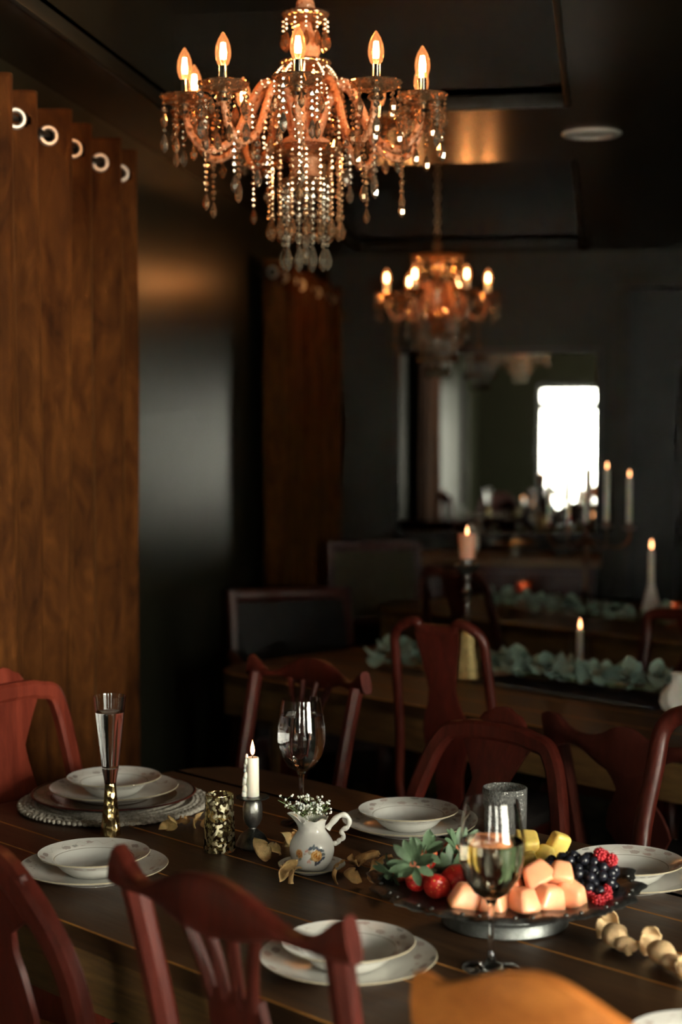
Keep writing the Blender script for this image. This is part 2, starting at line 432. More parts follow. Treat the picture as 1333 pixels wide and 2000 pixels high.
# doorway at the back: jamb, passage and an inner dark door
b = MB(); b.box(DX0-.1, DX0-.001, YB+.14, YB+1.5, 0, 2.6); b.box(DX1+.001, DX1+.1, YB+.14, YB+1.5, 0, 2.6); b.box(DX0-.1, DX1+.1, YB+1.5, YB+1.6, 0, 2.6); b.box(DX0-.1, DX1+.1, YB+.14, YB+1.6, 2.6, 2.7)
o = b.build('wall_passage', M_trim, smooth=0); o['kind'] = 'structure'
d = thing('door_1', None, None, (0, 0, 0)); d['kind'] = 'structure'
b = MB(); b.box(.385, DX1-.002, YB+.12, YB+.16, .01, 1.9, .004); b.build('door_leaf', M_trim, d)
b = MB()
for z0, z1 in ((.2, .85), (1.0, 1.75)): b.box(.48, .95, YB+.105, YB+.122, z0, z1, .006)
b.build('door_panel', M_trim, d)
b = MB(); b.sphere((.45, YB+.085, .95), .026, 2); b.tube([(.45, YB+.085, .95), (.45, YB+.12, .95)], .01); b.build('door_knob', M_brass, d)
b = MB(); b.box(DX0+.002, .383, YB+.1, YB+.14, .0, DZ-.002); b.box(.383, DX1-.002, YB+.1, YB+.14, 1.905, DZ-.002); b.build('door_frame', M_trim, d)
# ceiling with two recessed trays
b = MB()
TXL, TXR = -1.25, -.095
trays = [(TXL, TXR, 2.55, 4.66), (TXL, TXR, 5.6, 8.22)]
xs = [XL, TXL, TXR, XR]; ys = [YF, 2.55, 4.66, 5.6, 8.22, YB]
for i in range(3):
    for j in range(5):
        if i == 1 and j in (1, 3): continue
        b.box(xs[i], xs[i+1], ys[j], ys[j+1], ZC, ZC+.06)
for x0, x1, y0, y1 in trays:
    b.box(x0-.02, x1+.02, y0-.02, y1+.02, 2.78, 2.84)
    b.box(x0-.02, x0, y0-.02, y1+.02, ZC+.01, 2.78); b.box(x1, x1+.02, y0-.02, y1+.02, ZC+.01, 2.78)
    b.box(x0, x1, y0-.02, y0, ZC+.01, 2.78); b.box(x0, x1, y1, y1+.02, ZC+.01, 2.78)
o = b.build('ceiling', M_ceil, smooth=0); o['kind'] = 'structure'
for i, (x0, x1, y0, y1) in enumerate(trays):
    b = MB()
    b.box(x0, x1, y1-.018, y1, ZC-.004, ZC+.035, .004); b.box(x1-.018, x1, y0, y1-.018, ZC-.004, ZC+.035, .004); b.box(x0, x0+.018, y0, y1-.018, ZC-.004, ZC+.035, .004)
    o = b.build('trim_%d' % (i+1), M_trim); o['kind'] = 'structure'
for nm, x0, x1, y0, y1 in (('baseboard_left', XL, XL+.018, YF, YB), ('baseboard_back', XL+.018, DX0-.09, YB-.018, YB), ('baseboard_right', XR-.018, XR, YF, YB)):
    o = MB().box(x0, x1, y0, y1, 0, .14, .004).build(nm, M_trim); o['kind'] = 'structure'
# back door casing
b = MB(); b.box(DX0-.085, DX0, YB-.016, YB+.004, 0, DZ, .004); b.box(DX1, DX1+.085, YB-.016, YB+.004, 0, DZ, .004); b.box(DX0-.085, DX1+.085, YB-.016, YB+.004, DZ, DZ+.085, .004)
o = b.build('trim_3', M_wallb); o['kind'] = 'structure'
# windows
def window(idx, axis, pos, h, out, rails):
    u0, u1, z0, z1 = h
    w = thing('window_%d' % idx, None, None); w['kind'] = 'structure'
    def bx(b, a, c, e, f, d0, d1, bev=.004):
        lo, hi = sorted((pos+out*d0, pos+out*d1))
        if axis == 'x': b.box(lo, hi, a, c, e, f, bev)
        else: b.box(a, c, lo, hi, e, f, bev)
    b = MB(); t = .05
    bx(b, u0+.001, u0+t, z0+.001, z1-.001, .03, .09); bx(b, u1-t, u1-.001, z0+.001, z1-.001, .03, .09); bx(b, u0+t, u1-t, z1-t, z1-.001, .03, .09); bx(b, u0+t, u1-t, z0+.001, z0+t, .03, .09)
    b.build('window_frame', M_trim, w)
    for z in rails:
        b = MB(); bx(b, u0+t, u1-t, z-.045, z+.045, .04, .08); b.build('window_rail', M_trim, w)
    b = MB(); bx(b, (u0+u1)/2-.018, (u0+u1)/2+.018, z0+t, (rails[0]-.045 if rails else z1-t), .04, .08)
    b.build('muntin', M_trim, w)
    b = MB(); bx(b, u0+t, u1-t, z0+t, z1-t, .057, .063, 0); b.build('pane', M_pane, w)
    return w
m, nt, p, o = new_mat('window_pane_glass'); M_pane = m
tr = N(nt, 'ShaderNodeBsdfTransparent'); gl = N(nt, 'ShaderNodeBsdfGlossy'); setin(gl, Roughness=.0)
lw = N(nt, 'ShaderNodeFresnel'); setin(lw, IOR=1.3)
mx = N(nt, 'ShaderNodeMixShader'); nt.links.new(lw.outputs[0], mx.inputs[0]); nt.links.new(tr.outputs[0], mx.inputs[1]); nt.links.new(gl.outputs[0], mx.inputs[2]); nt.links.new(mx.outputs[0], o.inputs['Surface'])
m, nt, p, o = new_mat('added_dimming_blind'); M_dimblind = m
tl = N(nt, 'ShaderNodeBsdfTranslucent'); setin(tl, Color=(.035, .035, .032, 1)); nt.links.new(tl.outputs[0], o.inputs['Surface'])
def net(name, k):
    m, nt, p, o = new_mat(name)
    tr = N(nt, 'ShaderNodeBsdfTransparent'); nt.links.new(ramp(nt, noise(nt, coords(nt, (14, 14, .3)), 1.0, 2), [(.3, (k*.85,)*3), (.7, (k*1.1,)*3)]), tr.inputs[0])
    df = N(nt, 'ShaderNodeBsdfDiffuse'); setin(df, Color=(.5, .49, .46, 1)); ad = N(nt, 'ShaderNodeMixShader'); ad.inputs[0].default_value = .12
    nt.links.new(tr.outputs[0], ad.inputs[1]); nt.links.new(df.outputs[0], ad.inputs[2]); nt.links.new(ad.outputs[0], o.inputs['Surface']); return m
for i, (h, k) in enumerate(zip(WF, (.8, .9))):
    w_ = window(1+i, 'y', YF, h, -1, [1.8])
    MB().box(h[0]+.003, h[1]-.003, YF-.022, YF-.018, h[2]+.004, h[3]-.004).build('net_curtain', net('fine_net_curtain', k), w_, 0)  # second window's net is added to lower its glow on the left wall
for i, h in enumerate(WL):
    w_ = window(3+i, 'x', XL, h, -1, [1.9])
    MB().box(XL-.028, XL-.024, h[0]+.004, h[1]-.004, h[2]+.02, h[3]-.01).build('dimming_blind', M_dimblind, w_, 0)  # blind added so the left windows stay dim and throw little light
window(5, 'x', XR, WR[0], 1, [1.8])

# rugs
def rug(name, label, t0, t1, n0, n1):
    o = thing(name, label, 'rug', ((t0+t1)/2, (n0+n1)/2, 0))
    a, c = (t1-t0)/2, (n1-n0)/2
    MB().box(-a, a, -c, c, .001, .012, .004).build('pile', M_rug, o)
    MB().box(-a-.02, -a, -c, c, .001, .009, .002).build('binding', M_navy, o); MB().box(a, a+.02, -c, c, .001, .009, .002).build('binding', M_navy, o)
rug('area_rug', 'teal and olive mottled rug under the front dining table', -1.42, 1.5, .35, 4.5)
rug('area_rug', 'olive rug under the two tables farther back', -1.2, 1.6, 4.75, 7.75)

# ------------------------------------------------------------------ curtains
def curtain(name, label, y0, y1, x0, ztop, zrod, yph, lam, A, seed, flare=0.):
    r = random.Random(seed)
    root = thing(name, label, 'curtain', (x0, y0, 0), 0, None)
    b = MB(); ny = int((y1-y0)/lam*64); zs_ = [ztop-.13*i/20 for i in range(20)]+[ztop-.13-(ztop-.145)*i/40 for i in range(41)]; nz = len(zs_)-1; grid = []
    ks = [(r.uniform(1.2, 5), r.uniform(0, 6.3), r.uniform(.2, 1)) for _ in range(6)]
    for j in range(nz+1):
        z = zs_[j]; f = (ztop-z)/(ztop-.015); row = []
        for i in range(ny+1):
            y = y0+(y1-y0)*i/ny
            ph = 2*PI*(y-yph)/lam
            uu = (y-yph)/lam*2+.14; kk = math.floor(uu); uu -= kk; hk = .046 if kk % 2 == 0 else .032; hp_ = hk if uu >= .35 else hk
            s = (-.03+(.03+hk)*(1-math.cos(PI*uu/.35))/2 if uu < .35 else -.03+(.03+hk)*(1+math.cos(PI*(uu-.35)/.65))/2)/A
            c2 = .14*math.sin(5*ph+1.3)*min(1, f*2.5)+.1*math.sin(8*ph+seed)*min(1, f*2)
            wob = sum(a*math.sin(k*z+p+1.7*y*k) for k, p, a in ks)*.006*f
            x = A*(1-.15*f)*(s+c2)+.008*math.sin(2.6*ph+1+f*2)*min(1, f*3)+wob
            yy = y-y0+.02*math.sin(ph*.5+z*1.1+seed)*f+flare*f*(y-y0)/(y1-y0)+.018*math.cos(ph)*(.5+.5*f)
            zz = z+(.006*math.sin(ph*2) if j == 0 else 0)
            row.append(b.b.verts.new((x, yy, zz)))
        grid.append(row)
    gy = [yph+lam*.5*k for k in range(-8, 12)]
    for j in range(nz):
        for i in range(ny):
            cz_ = (grid[j][i].co+grid[j+1][i+1].co)/2; yq = cz_.y+y0-.009
            if any(math.hypot((yq-q_)*1.6, cz_.z-zrod) < .0185 for q_ in gy): continue
            b._f([grid[j][i], grid[j+1][i], grid[j+1][i+1], grid[j][i+1]])
    o = b.build('panel', M_velvet, root, smooth=180)
    sd = o.modifiers.new('thick', 'SOLIDIFY'); sd.thickness = .004; sd.offset = 0
    # header tape band, slightly proud
    y = yph-lam*math.floor((yph-y0)/lam); k = 0
    import itertools
    half = lam*.5
    q = y-lam
    while q < y1:
        for dq, sgn in ((0, 1), (half, 1)):
            yy = q+dq
            if yy < y0+.02 or yy > y1-.02: continue
            slope = 1.3
            nrm = Vector((1, -slope, 0)).normalized()
            Mr = Vector((0, 0, 1)).rotation_difference(nrm).to_matrix()
            cy = yy-y0+.018*math.cos(2*PI*(yy-yph)/lam)*.5
            g = MB(); g.torus((nrm.x*.002, cy+nrm.y*.002, zrod), .0206, .0064, 'z', 22, 8, Mr); g.build('grommet', M_ring, root)
        q += lam
    return root
curtain('velvet_curtain', 'nearer rust velvet curtain with metal grommets behind the head chair', 3.3, 4.66, -1.385, 2.375, 2.307, 3.925, .423, .039, 3, -.02)
curtain('velvet_curtain', 'farther rust velvet curtain at the dim far end of the wall', 6.7, 8.28, -1.385, 2.285, 2.225, 6.95, .42, .039, 8)
def rod(label, y0, y1, z):
    o = thing('curtain_rod', label, 'curtain rod', (-1.385, y0, z))
    MB().tube([(0, 0, 0), (0, (y1-y0)/2, 0), (0, y1-y0, 0)], .0075, 12).build('rod', M_rod, o)
    for yy in (-.014, y1-y0+.014): MB().sphere((0, yy, 0), .016, 2).build('finial', M_rod, o)
    for yy in (.03, y1-y0-.02): MB().tube([(-.084, yy, 0), (0, yy, 0)], .007, 8).build('bracket', M_rod, o)
rod('dark curtain rod threaded through the nearer rust curtain', 1.7, 4.6, 2.307)
rod('dark curtain rod threaded through the farther rust curtain', 6.74, 8.24, 2.225)

# ------------------------------------------------------------------ mirror, sideboard
mr = thing('wall_mirror', 'large square mirror in a thin dark frame above the sideboard', 'mirror', (-.545, YB, 1.485))
b = MB(); b.box(-.512, .512, -.022, -.016, -.465, .465); M_mir = plain('mirror_silvering', (.82, .84, .82), .012, metal=1, var=.01); b.build('mirror_glass', M_mir, mr, smooth=0)
b = MB(); w = .03
b.box(-.512-w, -.512, -.034, -.001, -.465-w, .465+w, .006); b.box(.512, .512+w, -.034, -.001, -.465-w, .465+w, .006)
b.box(-.512, .512, -.034, -.001, .465, .465+w, .006); b.box(-.512, .512, -.034, -.001, -.465-w, -.465, .006); b.box(-.512, .512, -.015, -.001, -.465, .465)
b.build('frame', M_iron, mr)
sb = thing('sideboard', 'dark wooden sideboard under the wall mirror', 'sideboard', (-.45, YB-.27, 0))
MB().box(-.62, .42, -.2, .24, .1, .88, .006).build('body', M_cherryd, sb); MB().box(-.65, .45, -.225, .25, .88, .92, .008).build('top', M_apron, sb)
for k in range(3):
    d_ = MB().box(-.6+k*.34, -.6+k*.34+.32, -.218, -.199, .62, .85, .005).build('drawer', M_cherryd, sb); MB().sphere((-.44+k*.34, -.228, .735), .014, 2).build('knob', M_brass, d_)
    d_ = MB().box(-.6+k*.34, -.6+k*.34+.32, -.218, -.199, .13, .6, .005).build('door', M_cherryd, sb); MB().sphere((-.33+k*.34, -.228, .42), .012, 2).build('knob', M_brass, d_)
for sx in (-.58, .36):
    for sy in (-.17, .2): MB().lathe([(.02, 0), (.03, .05), (.035, .1)], 12, sx, sy).build('foot', M_cherryd, sb)

def lathe_thing(name, label, cat, prof, mat, loc, seg=32, fr=None, group=None, smooth=40, rz=0):
    o = MB().lathe(prof, seg, fr=fr).build(name, mat, None, smooth, loc, (0, 0, rz)); return tag(o, label, cat, group)
sy = YB-.27
lathe_thing('silver_dish', 'wide low silver dish on the sideboard', 'dish', [(0, .0), (.05, .0), (.05, .006), (.02, .012), (.02, .03), (.1, .05), (.13, .066), (.128, .07), (.09, .056), (0, .045)], M_chrome, (-.43, sy-.05, .9205))
lathe_thing('glass_jar', 'clear rounded glass jar on the sideboard', 'jar', [(0, 0), (.04, 0), (.048, .01), (.05, .07), (.036, .105), (.04, .12), (.036, .12), (.032, .105), (.045, .07), (.043, .012), (0, .008)], M_glass, (-.19, sy-.03, .9205))
lathe_thing('white_vase', 'small white ceramic vase on the sideboard', 'vase', [(0, 0), (.028, 0), (.04, .04), (.038, .09), (.02, .13), (.024, .15), (.02, .15), (.015, .128), (.03, .09), (0, .02)], M_white, (-.66, sy+.06, .9205))

# ------------------------------------------------------------------ recessed light, switched off
rl = thing('recessed_light', 'round white recessed ceiling light, switched off', 'ceiling light', (-.04, 5.1, ZC))
MB().lathe([(.062, -.001), (.066, -.008), (.086, -.008), (.092, -.003), (.092, 0), (.062, 0)], 36).build('trim_ring', M_white, rl)
MB().lathe([(0, -.004), (.066, -.004), (.066, -.001), (0, -.001)], 36).build('lens', plain('frosted_lens', (.75, .74, .68), .5), rl)

# ------------------------------------------------------------------ chandeliers
def bead(b, z, r, elong=1.0, sub=1): b.sphere((0, 0, z), r, sub, (1, 1, elong))
def drop(b, z, s=1.0):
    b.lathe([(0, 0), (.004*s, -.006*s), (.009*s, -.022*s), (.0075*s, -.032*s), (.003*s, -.038*s), (0, -.04*s)], 6, 0, 0, z)
def strand_mesh(name, n, r, end=1.0, big=None):
    b = MB(); z = 0
    for k in range(n):
        rr = r*(1.5 if big and k % big == big-1 else 1); z -= rr
        bead(b, z, rr, 1.0); z -= rr+.0012
    if end: drop(b, z, end)
    return b.mesh(name, M_clear if name.startswith('clear') else M_crys, 0)
S_short = strand_mesh('crystal_strand_short', 3, .0045, .95)
S_mid = strand_mesh('crystal_strand_mid', 7, .005, 1.0, 3)
S_long = strand_mesh('crystal_strand_long', 12, .0052, 1.1, 4)
S_clear = strand_mesh('clear_crystal_strand', 10, .0058, 1.3, 3)
S_clearm = strand_mesh('clear_crystal_strand_mid', 5, .0055, 1.1, 2)
def scal(k, a): return lambda th, i, z: 1+a*abs(math.sin(th*k/2))
bob = MB(); bob.lathe([(.006, -.006), (.02, -.012), (.042, -.004), (.0525, .008), (.052, .011), (.04, .001), (.02, -.004), (.008, .002)], 32, fr=scal(16, .09)); 
me_bob = bob.mesh('bobeche', M_crys, 30)
b = MB(); b.lathe([(.012, -.03), (.019, -.024), (.012, -.012), (.022, -.002), (.016, .012), (.009, .014), (.009, .046), (0, .046)], 16); me_sock = b.mesh('candle_socket', M_chrome, 30)
b = MB(); b.lathe([(.008, .036), (.0125, .041), (.0165, .054), (.0172, .064), (.0155, .078), (.0105, .092), (.005, .101), (.002, .106), (0, .107)], 18); me_bulb = b.mesh('bulb', M_bulb, 60)
b = MB()
for q in range(4):
    th = q*PI/2+.4; b.tube([(.0045*math.cos(th), .0045*math.sin(th), .05), (.005*math.cos(th), .005*math.sin(th), .066), (.003*math.cos(th+.4), .003*math.sin(th+.4), .084)], .0024, 6)
me_fil = b.mesh('filament', M_fil, 60)
b = MB(); b.lathe([(.0105, -.005), (.0125, 0), (.012, .046), (.009, .048)], 16); me_slv = b.mesh('candle_sleeve', M_wax, 40)
def chandelier(label, loc, RAD, narm, a0, chain_top, watts, tiers, detail):
    """loc = point on the axis at the height of the sockets' pans."""
    root = thing('crystal_chandelier', label, 'chandelier', loc)
    k = RAD/.277
    # body
    b = MB(); b.lathe([(.0, -.17), (.018, -.165), (.034, -.15), (.028, -.13), (.05, -.1), (.056, -.075), (.03, -.06), (.02, -.03), (.03, .0), (.036, .03), (.022, .06), (.014, .08), (.024, .1), (.034, .125), (.032, .15), (.016, .175), (.012, .195), (.024, .215), (.02, .235), (.012, .25), (.0, .252)], 24, fr=lambda th, i, z: 1+.05*math.sin(12*th)); b.build('column', M_arm if tiers else M_crys, root)
    pans = [(-.105, .085), (-.175, .05)] + ([(.088, .055), (.196, .05)] if tiers else [(.16, .115)])
    for z, r in pans:
        pn = MB().lathe([(.012, -.008), (r*.6, -.012), (r*.9, 0), (r, .012), (r*.985, .015), (r*.85, .004), (r*.5, -.004), (.012, 0)], 40, fr=scal(20, .08)).build('crystal_pan', M_crys, root); pn.location = (0, 0, z)
    for z, r, n, sm in [(-.1, .082, 16, S_long), (-.17, .05, 10, S_clear)]:
        for q in range(n):
            th = 2*PI*q/n+.2; link('bead_strand', sm, root, (r*math.cos(th), r*math.sin(th), z))
    link('bead_strand', S_clearm, root, (0, 0, -.205)); MB().sphere((0, 0, -.335), .016, 2, (1, 1, 1.25)).build('finial_drop', M_clear, root, 0)
    MB().lathe([(.0, -.21), (.01, -.205), (.012, -.19), (.007, -.17), (0, -.17)], 12).build('lower_stem', M_chrome, root)
    if tiers:
        for q in range(12):
            th = 2*PI*q/12; link('bead_strand', S_short, root, (.053*math.cos(th), .053*math.sin(th), .088))
            link('bead_strand', S_short, root, (.05*math.cos(th+.2), .048*math.sin(th+.2), .196))
        for q in range(10):   # swags from the upper pan out and down to the bobeches
            th = a0+2*PI*q/narm; b = MB()
            p0 = Vector((.052, 0, .09)); p1 = Vector((.09, 0, .06)); p2 = Vector((.098, 0, -.04))
            for u in range(16):
                t = u/15; pp = p0*(1-t)**2+p1*2*t*(1-t)+p2*t*t; bead(b, 0, .0048); 
                for v in b.b.verts[-12:] if False else []: pass
                vs = list(b.b.verts)[-12:]
                for v in vs: v.co += Vector((pp.x*math.cos(th), pp.x*math.sin(th), pp.z))
                b.b.verts.ensure_lookup_table()
            b.build('bead_swag', M_crys, root, 0)
    else:
        for q in range(16):
            th = 2*PI*q/16; link('bead_strand', (S_mid, S_clearm)[q % 2], root, (.112*math.cos(th), .112*math.sin(th), .16))
    # chain and canopy
    top = chain_top-loc[2]
    b = MB(); z = .255; q = 0
    while z < top-.05:
        Mx = Matrix.Rotation(R(90)*(q % 2), 3, 'Z')
        pts = [Mx @ Vector((.009*math.cos(2*PI*u/12), 0, z+.016+.016*math.sin(2*PI*u/12))) for u in range(12)]
        b.sweep(pts, .0022, .0022, Mx @ Vector((0, 1, 0)), 6, 0, closed=True); z += .026; q += 1
    b.build('chain', M_brass, root)
    MB().lathe([(0, top), (.06, top), (.058, top-.012), (.03, top-.028), (.008, top-.045), (0, top-.05)], 24).build('canopy', M_brass, root)
    # arms
    prof = smooth_path([(.028, 0, -.065), (.06, 0, .02), (.095, 0, .05), (.13, 0, .0), (.165, 0, -.075), (.22, 0, -.105), (.262, 0, -.075), (.277, 0, -.012)], 5)
    bA = MB()
    bA.tube(prof, .0085, 8); me_arm = bA.mesh('arm_tube', M_arm, 60)
    bB = MB()
    for i, p_ in enumerate(prof[2:-1]):
        bB.sphere((p_.x, .0075*(1 if i % 2 else -1), p_.z), .0052, 1); bB.sphere((p_.x, .0, p_.z+.008*(1 if i % 2 else -1)), .0048, 1)
    me_bd = bB.mesh('arm_beading', M_crys, 0)
    for q in range(narm):
        th = a0+2*PI*q/narm
        arm = link('arm', me_arm, root, (0, 0, 0), (0, 0, th)); arm.scale = (k, 1, 1)
        link('beading', me_bd, arm)
        ex = .277
        sub = [('bobeche', me_bob, (ex, 0, .0)), ('candle_socket', me_sock, (ex, 0, .0)), ('bulb', me_bulb, (ex, 0, .01)), ('filament', me_fil, (ex, 0, .01))]
        if not tiers: sub.append(('candle_sleeve', me_slv, (ex, 0, 0)))
        for nm, me, lc in sub:
            s_ = link(nm, me, arm, lc); s_.scale = (1/k, 1, 1)
        for u in range(8):
            ph = 2*PI*u/8+.2; s_ = link('bead_strand', (S_short, S_mid, S_short, S_clearm)[u % 4], arm, (ex+.05*math.cos(ph)/k, .05*math.sin(ph), .004)); s_.scale = (1/k, 1, 1)
        for ti, sm in ((14, S_mid), (20, S_clearm), (26, S_mid)):
            pp = prof[min(ti, len(prof)-2)]; s_ = link('bead_strand', sm, arm, (pp.x, 0, pp.z-.008)); s_.scale = (1/k, 1, 1)
        lamp('bulb_light', arm, (ex, 0, .077), watts, (1, .4, .13), .011)
    return root
chandelier('large amber crystal chandelier with lit candle bulbs hanging nearest', (-.671, 3.639, 2.298), .277, 10, R(-90)+R(-2)+PSI, 2.78, 1.5, True, 1)
chandelier('smaller dim crystal chandelier hanging farther back before the mirror', (-.729, 7.176, 2.155), .225, 6, R(-90)+R(-29)+PSI, 2.78, 1.65, False, 1)

# ------------------------------------------------------------------ tables
def table(name, label, t0, t1, nb, ncols, edge_gold, thick=.036):
    """nb: list of board boundaries across (n); boards run along t."""
    n0, n1 = nb[0], nb[-1]
    root = thing(name, label, 'dining table', TN(t0, n0, 0), TA)
    L = t1-t0; Wd = n1-n0; Zt = .76
    r = random.Random(int(t0*-100))
    for i, (a, c) in enumerate(zip(nb, nb[1:])):
        a -= n0; c -= n0; g = .0008; ch = .0019
        b = MB(); x0 = .0; x1 = L
        # rounded outer corners on the first and last boards
        def outline(ins):
            aa, cc = a+g+ins, c-g-ins; rad = .17; pts = []
            lo = i == 0; hi = i == len(nb)-2
            if lo: pts += [(x0+ins+rad-rad*math.cos(q), aa+rad-rad*math.sin(q)) for q in (0, .4, .8, 1.2, PI/2)]
            else: pts += [(x0+ins, aa)]
            if lo: pts += [(x1-ins-rad+rad*math.sin(q), aa+rad-rad*math.cos(q)) for q in (0, .4, .8, 1.2, PI/2)]
            else: pts += [(x1-ins, aa)]
            if hi: pts += [(x1-ins-rad+rad*math.cos(q), cc-rad+rad*math.sin(q)) for q in (0, .4, .8, 1.2, PI/2)]
            else: pts += [(x1-ins, cc)]
            if hi: pts += [(x0+ins+rad-rad*math.sin(q), cc-rad+rad*math.cos(q)) for q in (0, .4, .8, 1.2, PI/2)]
            else: pts += [(x0+ins, cc)]
            return pts
        o0, o1 = outline(0), outline(ch)
        bot = [b.b.verts.new((x, y, Zt-thick)) for x, y in o0]; mid = [b.b.verts.new((x, y, Zt-ch)) for x, y in o0]; top = [b.b.verts.new((x, y, Zt)) for x, y in o1]
        m_ = len(o0); b._f(list(reversed(bot))); b._f(top)
        for k in range(m_):
            b._f([bot[k], bot[(k+1) % m_], mid[(k+1) % m_], mid[k]])
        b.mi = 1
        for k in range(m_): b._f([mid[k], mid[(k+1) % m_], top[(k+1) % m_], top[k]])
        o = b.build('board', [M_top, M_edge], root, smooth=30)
    MB().box(.06, L-.06, .05, Wd-.05, Zt-thick-.012, Zt-thick-.0005).build('sub_top', M_cherryd, root, 0)
    zb, za = Zt-thick-.105, Zt-thick-.0005
    MB().box(.1, L-.1, .012, .05, zb, za, .004).build('apron', M_apron, root); MB().box(.1, L-.1, Wd-.05, Wd-.012, zb, za, .004).build('apron', M_apron, root)
    MB().box(.07, .1, .05, Wd-.05, zb, za, .004).build('apron', M_apron, root); MB().box(L-.1, L-.07, .05, Wd-.05, zb, za, .004).build('apron', M_apron, root)
    for x in (.25, L-.12):
        for y in (.08, Wd-.16): MB().box(x, x+.085, y, y+.085, 0.013, za-.002, .006).build('leg', M_apron, root)
    return root
table('dining_table', 'long plank dining table set with china in front', -3.0, -.62, [1.50, 1.70, 1.79, 1.96, 2.095, 2.235, 2.36, 2.52], 0, True)
table('dining_table', 'second plank table carrying the eucalyptus garland and pillar candle', -4.2, -1.6, [3.42, 3.6, 3.78, 3.95, 4.12, 4.27, 4.42], 0, True)
table('dining_table', 'farthest plank table with the candelabra before the mirror', -5.15, -3.0, [5.13, 5.3, 5.47, 5.64, 5.8, 5.96, 6.13], 0, True)

# ------------------------------------------------------------------ chairs
def seat_parts(root, mat, w=.46, dp=.43, zs=.45, wb=.38):
    f = .43
    # trapezoid cushion
    b = MB(); pts = [(-wb/2, 0.02), (wb/2, 0.02), (w/2, dp), (-w/2, dp)]
    def quadslab(b, pts, z0, z1, ins):
        lo = [b.b.verts.new((x, y, z0)) for x, y in pts]
        cx = sum(p[0] for p in pts)/4; cy = sum(p[1] for p in pts)/4
        md = [b.b.verts.new((x, y, z0+(z1-z0)*.6)) for x, y in pts]
        hi = [b.b.verts.new((cx+(x-cx)*ins, cy+(y-cy)*ins, z1)) for x, y in pts]
        b._f(list(reversed(lo))); b._f(hi)
        for A_, B_ in ((lo, md), (md, hi)):
            for k in range(4): b._f([A_[k], A_[(k+1) % 4], B_[(k+1) % 4], B_[k]])
    quadslab(b, [(x*.95, .03+(y-.02)*.95) for x, y in pts], zs-.01, zs+.04, .86); b.build('seat', M_seat, root, 50)
    b = MB(); quadslab(b, pts, zs-.075, zs-.01, 1.0); b.build('seat_rail', mat, root, 30)
    for s in (-1, 1):
        b = MB(); b.sweep(smooth_path([(s*(w/2-.03), dp-.03, zs-.02), (s*(w/2-.01), dp+.005, zs-.13), (s*(w/2-.035), dp-.03, .16), (s*(w/2-.03), dp-.01, .04), (s*(w/2-.025), dp+.005, .012)], 3), [.03]*3+[.028]*3+[.022]*3+[.016]*3+[.024], [.03]*3+[.028]*3+[.022]*3+[.016]*3+[.024], (1, 0, 0), 8, .3)
        b.build('leg', mat, root)
def stile_y(z, zs=.45, rake=.1, top=1.0): return -rake*max(0, (z-zs)/(top-zs))**1.35-(.08*((zs-z)/zs)**1.5 if z < zs else 0)
def slab(b, xs, top, bot, yf, th, k=10):
    """upright shaped board: for every x a rounded section from bot(x) to top(x)."""
    path = [(x, yf(x, (top(x)+bot(x))/2), (top(x)+bot(x))/2) for x in xs]
    b.sweep(path, [(top(x)-bot(x))/2 for x in xs], th/2, (0, 1, 0), k, .75)
def lin(a, b_, n): return [a+(b_-a)*i/(n-1) for i in range(n)]
def vase_splat(b, z0, z1, wt, yf, th=.012, x0=0):
    zs = lin(z0, z1, 15)
    b.sweep([(x0, yf(z), z) for z in zs], [interp(wt, i/14)/2 for i in range(15)], th/2, (0, 1, 0), 8, .8)

